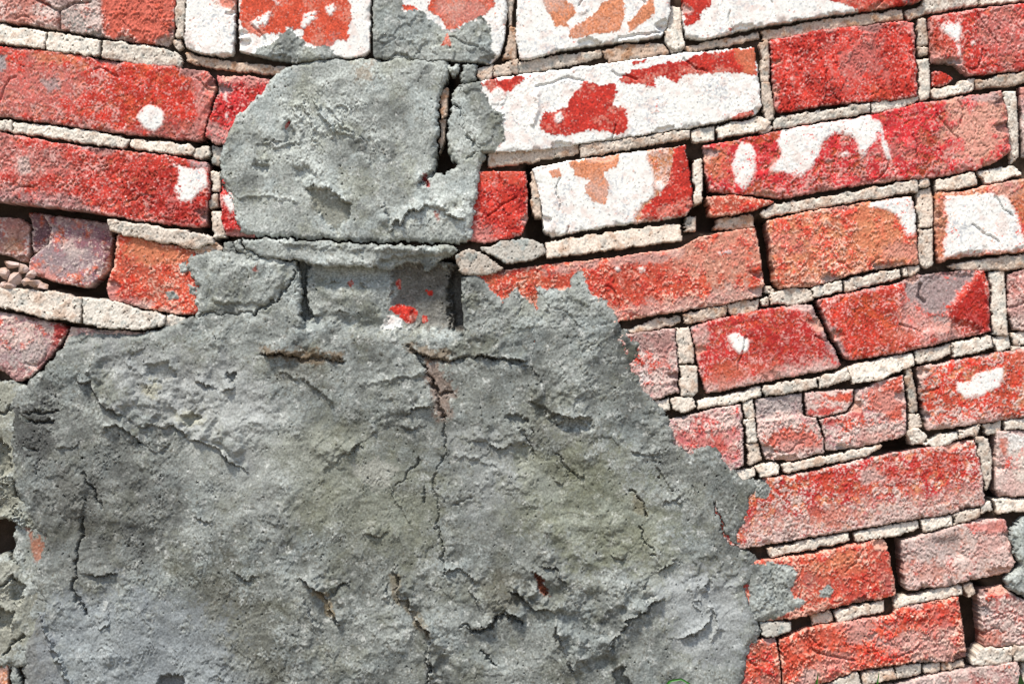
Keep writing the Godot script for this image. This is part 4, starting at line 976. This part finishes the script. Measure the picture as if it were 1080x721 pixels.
		["rough", 1.6, [372,488, 400,482, 416,490, 414,514, 384,518]], ["tint", Color(0.62,0.62,0.60), [374,490, 400,482, 416,492, 412,514, 382,512], 8.0, 0.7], ["crack", 1.5, 4.0, [420,510, 430,500, 443,485]], ["ridge", 2.5, 2.5, [410,512, 420,528, 432,548]], ["crack", 2.0, 5.0, [446,512, 450,520, 447,528]],
		["ridge", 3.0, 2.5, [480,480, 504,482, 526,492]], ["crack", 1.4, 3.0, [478,532, 488,528, 496,524]], ["plate", -4.0, [532,440, 548,434, 556,444, 540,448], 3.0],
		["rough", 1.4, [560,430, 640,440, 630,500, 590,510, 560,470]], ["crack", 1.5, 4.0, [548,450, 560,470, 564,480]], ["crack", 1.4, 3.0, [554,384, 564,394, 572,402]], ["crack", 1.5, 4.0, [586,478, 600,494, 612,506]],
		["crack", 2.0, 6.0, [667,517, 676,528, 681,544]], ["tint", Color(0.2,0.15,0.1), [666,516, 676,522, 682,544, 670,540], 5.0, 0.5], ["rough", 0.9, [684,440, 720,460, 790,500, 790,560, 720,540, 690,500]],
		["crack", 2.0, 7.0, [752,530, 760,548, 764,564, 774,575, 790,580]], ["crack", 1.6, 5.0, [674,556, 680,570, 688,578, 688,586]],
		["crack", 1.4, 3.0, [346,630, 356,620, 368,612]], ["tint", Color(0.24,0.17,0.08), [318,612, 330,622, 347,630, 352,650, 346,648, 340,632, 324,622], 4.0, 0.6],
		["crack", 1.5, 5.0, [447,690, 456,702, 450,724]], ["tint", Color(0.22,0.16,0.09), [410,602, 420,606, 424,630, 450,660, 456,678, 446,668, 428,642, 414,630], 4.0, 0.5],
		["rough", 1.4, [488,606, 548,600, 548,640, 510,654]], ["crack", 3.0, 8.0, [500,664, 516,662, 524,650, 534,646, 550,658]], ["crack", 2.2, 6.0, [506,686, 514,692, 522,700]], ["crack", 2.0, 5.0, [484,660, 492,658, 500,664]], 
		["plate", -5.0, [562,604, 568,606, 577,622, 577,630, 571,626], 2.0], ["tint", Color(0.36,0.09,0.04), [562,603, 569,606, 577,622, 576,630, 570,626], 3.0, 0.95],
		["rough", -0.6, [690,596, 752,590, 790,610, 796,700, 720,712, 700,660]], ["ridge", 3.5, 3.5, [722,668, 740,662, 748,650, 749,640]], ["ridge", 3.0, 3.0, [752,640, 758,660, 752,674]], ["tint", Color(0.40,0.42,0.43), [695,600, 780,602, 792,690, 730,700, 700,650], 24.0, 0.6],
		["plate", -6.0, [785,616, 796,612, 800,640, 792,640], 4.0], ["plate", -6.0, [648,706, 656,703, 664,724, 650,730], 3.0], ["plate", -7.0, [164,724, 172,712, 188,710, 198,728, 190,740], 3.0], ["tint", Color(0.16,0.12,0.09), [166,722, 174,712, 188,711, 196,728], 5.0, 0.7],
		["tint", Color(0.09,0.09,0.085), [10,410, 90,420, 150,470, 200,520, 160,600, 90,640, 40,600, 12,500], 50.0, 0.4], ["tint", Color(0.10,0.105,0.105), [80,650, 200,640, 300,690, 310,748, 90,748], 60.0, 0.35], ["tint", Color(0.11,0.112,0.09), [300,440, 420,430, 470,520, 440,640, 340,600], 60.0, 0.3], ["tint", Color(0.11,0.112,0.095), [480,390, 560,400, 560,520, 620,600, 560,640, 470,560], 60.0, 0.3], ["tint", Color(0.46,0.48,0.46), [190,440, 300,420, 360,470, 300,540, 220,520], 50.0, 0.35], ["tint", Color(0.46,0.48,0.48), [480,460, 560,470, 580,520, 500,540], 40.0, 0.35], ["tint", Color(0.06,0.06,0.06), [14,430, 50,424, 62,446, 58,470, 40,484, 16,476], 14.0, 0.6], ["tint", Color(0.07,0.065,0.055), [60,490, 100,500, 110,530, 90,560, 60,540], 14.0, 0.45], ["tint", Color(0.085,0.08,0.055), [190,600, 240,590, 290,660, 300,720, 230,700], 30.0, 0.5], ["tint", Color(0.10,0.09,0.07), [280,380, 340,384, 350,410, 290,408], 20.0, 0.4], ["tint", Color(0.08,0.07,0.045), [500,610, 545,600, 548,640, 515,655], 10.0, 0.5], ["tint", Color(0.09,0.085,0.065), [560,436, 620,446, 640,480, 600,500, 566,480], 20.0, 0.45], ["tint", Color(0.09,0.09,0.075), [690,420, 720,460, 780,500, 770,540, 700,500], 24.0, 0.35], ["tint", Color(0.36,0.40,0.44), [40,640, 140,620, 240,660, 260,748, 60,748], 60.0, 0.4], ["tint", Color(0.22,0.225,0.15), [280,460, 330,440, 400,470, 470,520, 450,600, 320,560], 60.0, 0.3], ["tint", Color(0.25,0.26,0.16), [540,480, 640,470, 720,560, 700,600, 600,590, 540,540], 50.0, 0.35], ["tint", Color(0.44,0.45,0.45), [90,360, 260,380, 300,440, 250,480, 130,430], 40.0, 0.4]], "large rough grey cement patch over the wall's lower left", {"shade": 0.69, "rim": -3.0})
	# crumbling mortar along the left edge
	cement("crumbled_mortar", 3, 6, [-30,398, 30,404, 30,440, 34,470, 40,505, 44,530, 46,556, 26,560, 14,552, 2,546, -30,540], [["tint", Color(0.30,0.295,0.235), [-30,400, 12,404, 12,470, 28,550, -30,545], 20.0, 0.7], ["plate", -6.0, [-4,460, 8,470, 10,494, 2,500, -6,480], 4.0], ["plate", -5.0, [14,508, 24,512, 22,528, 12,524], 3.0], ["crack", 2.4, 8.0, [-10,430, 4,436, 12,430]], ["rough", 3.5, [-30,400, 20,400, 30,470, 30,560, -30,560]], ["rough", 1.5, [-30,470, 30,500, 30,560, -30,550]]], "yellowish crumbling mortar along the left edge above a black hole")
	cement("crumbled_mortar", 3, 7, [-30,592, 4,584, 14,590, 50,616, 54,640, 44,670, 34,704, -30,708], [["tint", Color(0.31,0.305,0.25), [-30,590, 14,586, 34,640, 14,700, -30,706], 20.0, 0.7], ["plate", -7.0, [16,612, 26,618, 22,636, 10,630], 4.0], ["plate", -6.0, [0,640, 14,648, 12,664, -4,660], 4.0], ["crack", 2.6, 9.0, [-10,620, 4,618, 14,606]], ["crack", 2.4, 8.0, [4,690, 14,676, 24,672]], ["rough", 4.0, [-30,590, 30,590, 34,660, 14,700, -30,706]]], "pale crumbling mortar at the left edge below a black hole")
	cement("crumbled_mortar", 0, 5, [14,554, 30,550, 60,560, 64,596, 50,622, 20,610, 12,586], [["tint", Color(0.40,0.16,0.10), [28,556, 40,570, 50,600, 42,606, 34,580], 8.0, 0.8], ["rough", 2.0, [10,550, 50,550, 50,610, 10,610]]], "", {"und": 0.3})
	brick("bare", -2, 4, [-30,704, 7,700, 7,745, -30,745], [], "")
	cement("crumbled_mortar", 0, 5, [9,702, 18,696, 22,720, 20,748, 9,748], [["rough", 1.0, [0,690, 30,690, 30,745, 0,745]]])
	cement("cement_smear_patch", 6, 7, [1064,562, 1076,548, 1110,540, 1110,630, 1082,630, 1066,624, 1060,612, 1074,596], [], "grey cement lump at the lower right edge")

# ---------------- loose crumbs and the few green shoots
func numbered(called: String) -> String:
	used[called] = used.get(called, -1) + 1
	return called if used[called] == 0 else "%s_%03d" % [called, used[called]]

func loose_things() -> void:
	var rng := RandomNumberGenerator.new()
	rng.seed = 12
	for q in [[4, 288, 9], [13, 279, 8], [15, 292, 10], [24, 284, 7], [26, 297, 8], [36, 299, 9], [3, 301, 8], [46, 302, 6], [31, 289, 6], [12, 302, 8]]:
		var o := MeshInstance3D.new()
		o.name = numbered("mortar_crumb")
		o.mesh = crumb(q[2], rng)
		o.material_override = M.mortar
		o.position = world(q[0], q[1], -3.0)
		o.set_meta("label", "pale mortar crumb lying in the broken hollow at the left edge")
		o.set_meta("category", "rubble")
		o.set_meta("group", "mortar crumbs in the broken hollow")
		add_child(o, true)
	var green := StandardMaterial3D.new()
	green.albedo_color = Color(0.16, 0.42, 0.07)
	green.roughness = 0.5
	green.backlight = Color(0.15, 0.3, 0.05)
	var dark := StandardMaterial3D.new()
	dark.albedo_color = Color(0.09, 0.24, 0.05)
	dark.roughness = 0.55
	blade("grass_blade", [[699,737], [698,723], [705,714], [717,712], [727,718], [733,729]], 1.5, 24.0, green, "bright green grass blade bent into an arch before the cement", "grass")
	blade("grass_blade", [[857,737], [858,722], [860,707]], 1.7, 18.0, green, "short upright grass blade before the orange red bricks", "grass")
	blade("grass_blade", [[921,737], [922,720], [924,704]], 1.3, 18.0, green, "thin upright grass blade right of the shorter one", "grass")
	var p := Node3D.new()
	p.name = "weed"
	p.position = world(1078, 737, 20)
	p.set_meta("label", "small dark green weed in the lower right corner")
	p.set_meta("category", "plant")
	add_child(p, true)
	for a in [[-6, 31, -0.3], [0, 35, 0.1], [6, 28, 0.6], [-9, 18, -0.7], [3, 22, 0.4]]:
		var me := leaf(a[0], a[1], a[2])
		mesh_node("leaf", me, dark, p)

func crumb(r: float, rng: RandomNumberGenerator) -> Mesh:
	var sp := SphereMesh.new()
	sp.radius = r * U
	sp.height = 2.0 * r * U
	sp.radial_segments = 11
	sp.rings = 6
	var a := sp.get_mesh_arrays()
	var v: PackedVector3Array = a[Mesh.ARRAY_VERTEX]
	var off := Vector3(rng.randf(), rng.randf(), rng.randf()) * 300.0
	var k := PackedColorArray()
	var cuts := []
	var squash := Vector3(rng.randf_range(0.8, 1.3), rng.randf_range(0.6, 0.9), 1.0)
	for i in 14:
		cuts.append(Vector3(rng.randf_range(-1, 1), rng.randf_range(-1, 1), rng.randf_range(-1, 1)).normalized())
	for i in v.size():
		var d := v[i] / (r * U)
		var n := n_patch.get_noise_3dv(d * 9.0 + off)
		for pl in cuts:
			var over := d.dot(pl) - 0.5
			if over > 0.0:
				d -= (pl as Vector3) * over
		v[i] = d * r * U * 1.25 * (1.0 + 0.3 * n) * squash
		k.append(DUST.lerp(TAN, clampf(0.2 + 1.3 * n, 0.0, 0.8)))
	var ix: PackedInt32Array = a[Mesh.ARRAY_INDEX]
	var st := SurfaceTool.new()
	st.begin(Mesh.PRIMITIVE_TRIANGLES)
	for t in range(0, ix.size(), 3):
		var n := (v[ix[t + 2]] - v[ix[t]]).cross(v[ix[t + 1]] - v[ix[t]])
		if n.length() < 1e-12:
			continue
		for m in 3:
			st.set_normal(n.normalized())
			st.set_color(k[ix[t + m]])
			st.add_vertex(v[ix[t + m]])
	return st.commit()

func blade(called: String, pts: Array, width: float, z: float, m: Material, label: String, category: String) -> void:
	var c := Curve3D.new()
	for i in pts.size():
		var here := world(pts[i][0], pts[i][1], z)
		var prev := world(pts[maxi(i - 1, 0)][0], pts[maxi(i - 1, 0)][1], z)
		var next := world(pts[mini(i + 1, pts.size() - 1)][0], pts[mini(i + 1, pts.size() - 1)][1], z)
		var t := (next - prev) / 6.0
		c.add_point(here, -t, t)
	var base := c.get_point_position(0)
	var st := SurfaceTool.new()
	st.begin(Mesh.PRIMITIVE_TRIANGLES)
	var n := 20
	var total := c.get_baked_length()
	for i in n + 1:
		var f := float(i) / n
		var p := c.sample_baked(f * total) - base
		var q := c.sample_baked(minf(f + 0.02, 1.0) * total) - c.sample_baked(maxf(f - 0.02, 0.0) * total)
		var side := Vector3(q.y, -q.x, 0).normalized() * width * U * (1.0 - 0.85 * f * f)
		p.z += 0.004 * f
		st.add_vertex(p - side)
		st.add_vertex(p + Vector3(0, 0, -0.6 * width * U))
		st.add_vertex(p + side)
	for i in n:
		for k in 2:
			var a := i * 3 + k
			for v in [a, a + 3, a + 1, a + 1, a + 3, a + 4]:
				st.add_index(v)
	st.generate_normals()
	var o := MeshInstance3D.new()
	o.name = numbered(called)
	o.mesh = st.commit()
	o.material_override = m
	o.position = base
	o.set_meta("label", label)
	o.set_meta("category", category)
	add_child(o, true)

func leaf(x: float, h: float, lean: float) -> Mesh:
	var st := SurfaceTool.new()
	st.begin(Mesh.PRIMITIVE_TRIANGLES)
	var n := 10
	for i in n + 1:
		var f := float(i) / n
		var wdt := 0.4 + 4.2 * sin(PI * pow(f, 0.8)) * (1.0 if f < 1.0 else 0.0)
		var p := Vector3(x * 0.3 + lean * h * f * 0.7, h * f * (1.0 - 0.15 * absf(lean) * f), 8.0 * f) * U
		st.add_vertex(p - Vector3(wdt * U, 0, -0.8 * U))
		st.add_vertex(p)
		st.add_vertex(p + Vector3(wdt * U, 0, 0.8 * U))
	for i in n:
		for k in 2:
			var a := i * 3 + k
			for v in [a, a + 3, a + 1, a + 1, a + 3, a + 4]:
				st.add_index(v)
	st.generate_normals()
	return st.commit()

# ---------------- plain courses that carry the wall on beyond the photograph
func outer_brickwork() -> void:
	var keep := pieces.size()
	var kinds := ["red", "deep", "worn", "pale", "orange", "rust"]
	for i in kinds.size():
		brick(kinds[i], 0, 5, [5000 + i * 400, 0, 5282 + i * 400, 0, 5282 + i * 400, 74, 5000 + i * 400, 74])
		pieces[-1]["step"] = 5.0
	results.resize(pieces.size())
	var variants := []
	for i in kinds.size():
		build_piece(keep + i)
		variants.append(to_mesh(results[keep + i].out[0][1]))
	var st := SurfaceTool.new()
	st.begin(Mesh.PRIMITIVE_TRIANGLES)
	var rng := RandomNumberGenerator.new()
	rng.seed = 5
	for row in range(-11, 9):
		for side in [-1, 1]:
			var slope := -0.12 if side < 0 else 0.14
			var half := posmod(row, 2) == 1
			# beside the old bricks the courses start at their edge, above them at the middle of the sag
			var above := row < 0
			var start := 450.0 if above else (-42.0 if side < 0 else 1118.0)
			var run := 0.0
			for k in 9:
				var long := 0.5 if (half and k == 0) else 1.0
				var x: float = start + side * (run + 141.0 * long + 4.0)
				run += 282.0 * long + 10.0
				var drop: float = -0.12 * (450.0 - x) if side < 0 else -0.14 * (x - 450.0)
				var y: float = (-70.0 + (row + 1) * 87.0 + drop) if above else (30.0 + row * 87.0 + drop - (-0.12 * 492.0 if side < 0 else -0.14 * 668.0))
				if y > 705.0 or y < -880.0 or x < -1250.0 or x > 2330.0:
					continue
				st.append_from(variants[rng.randi() % 6], 0, Transform3D(Basis(Vector3(0, 0, 1), slope) * Basis.from_scale(Vector3(long, 1, 1)), world(x, y, 0)))
	var o := mesh_node("outer_brickwork", st.commit(), M.brick, wall)
	o.set_meta("kind", "stuff")
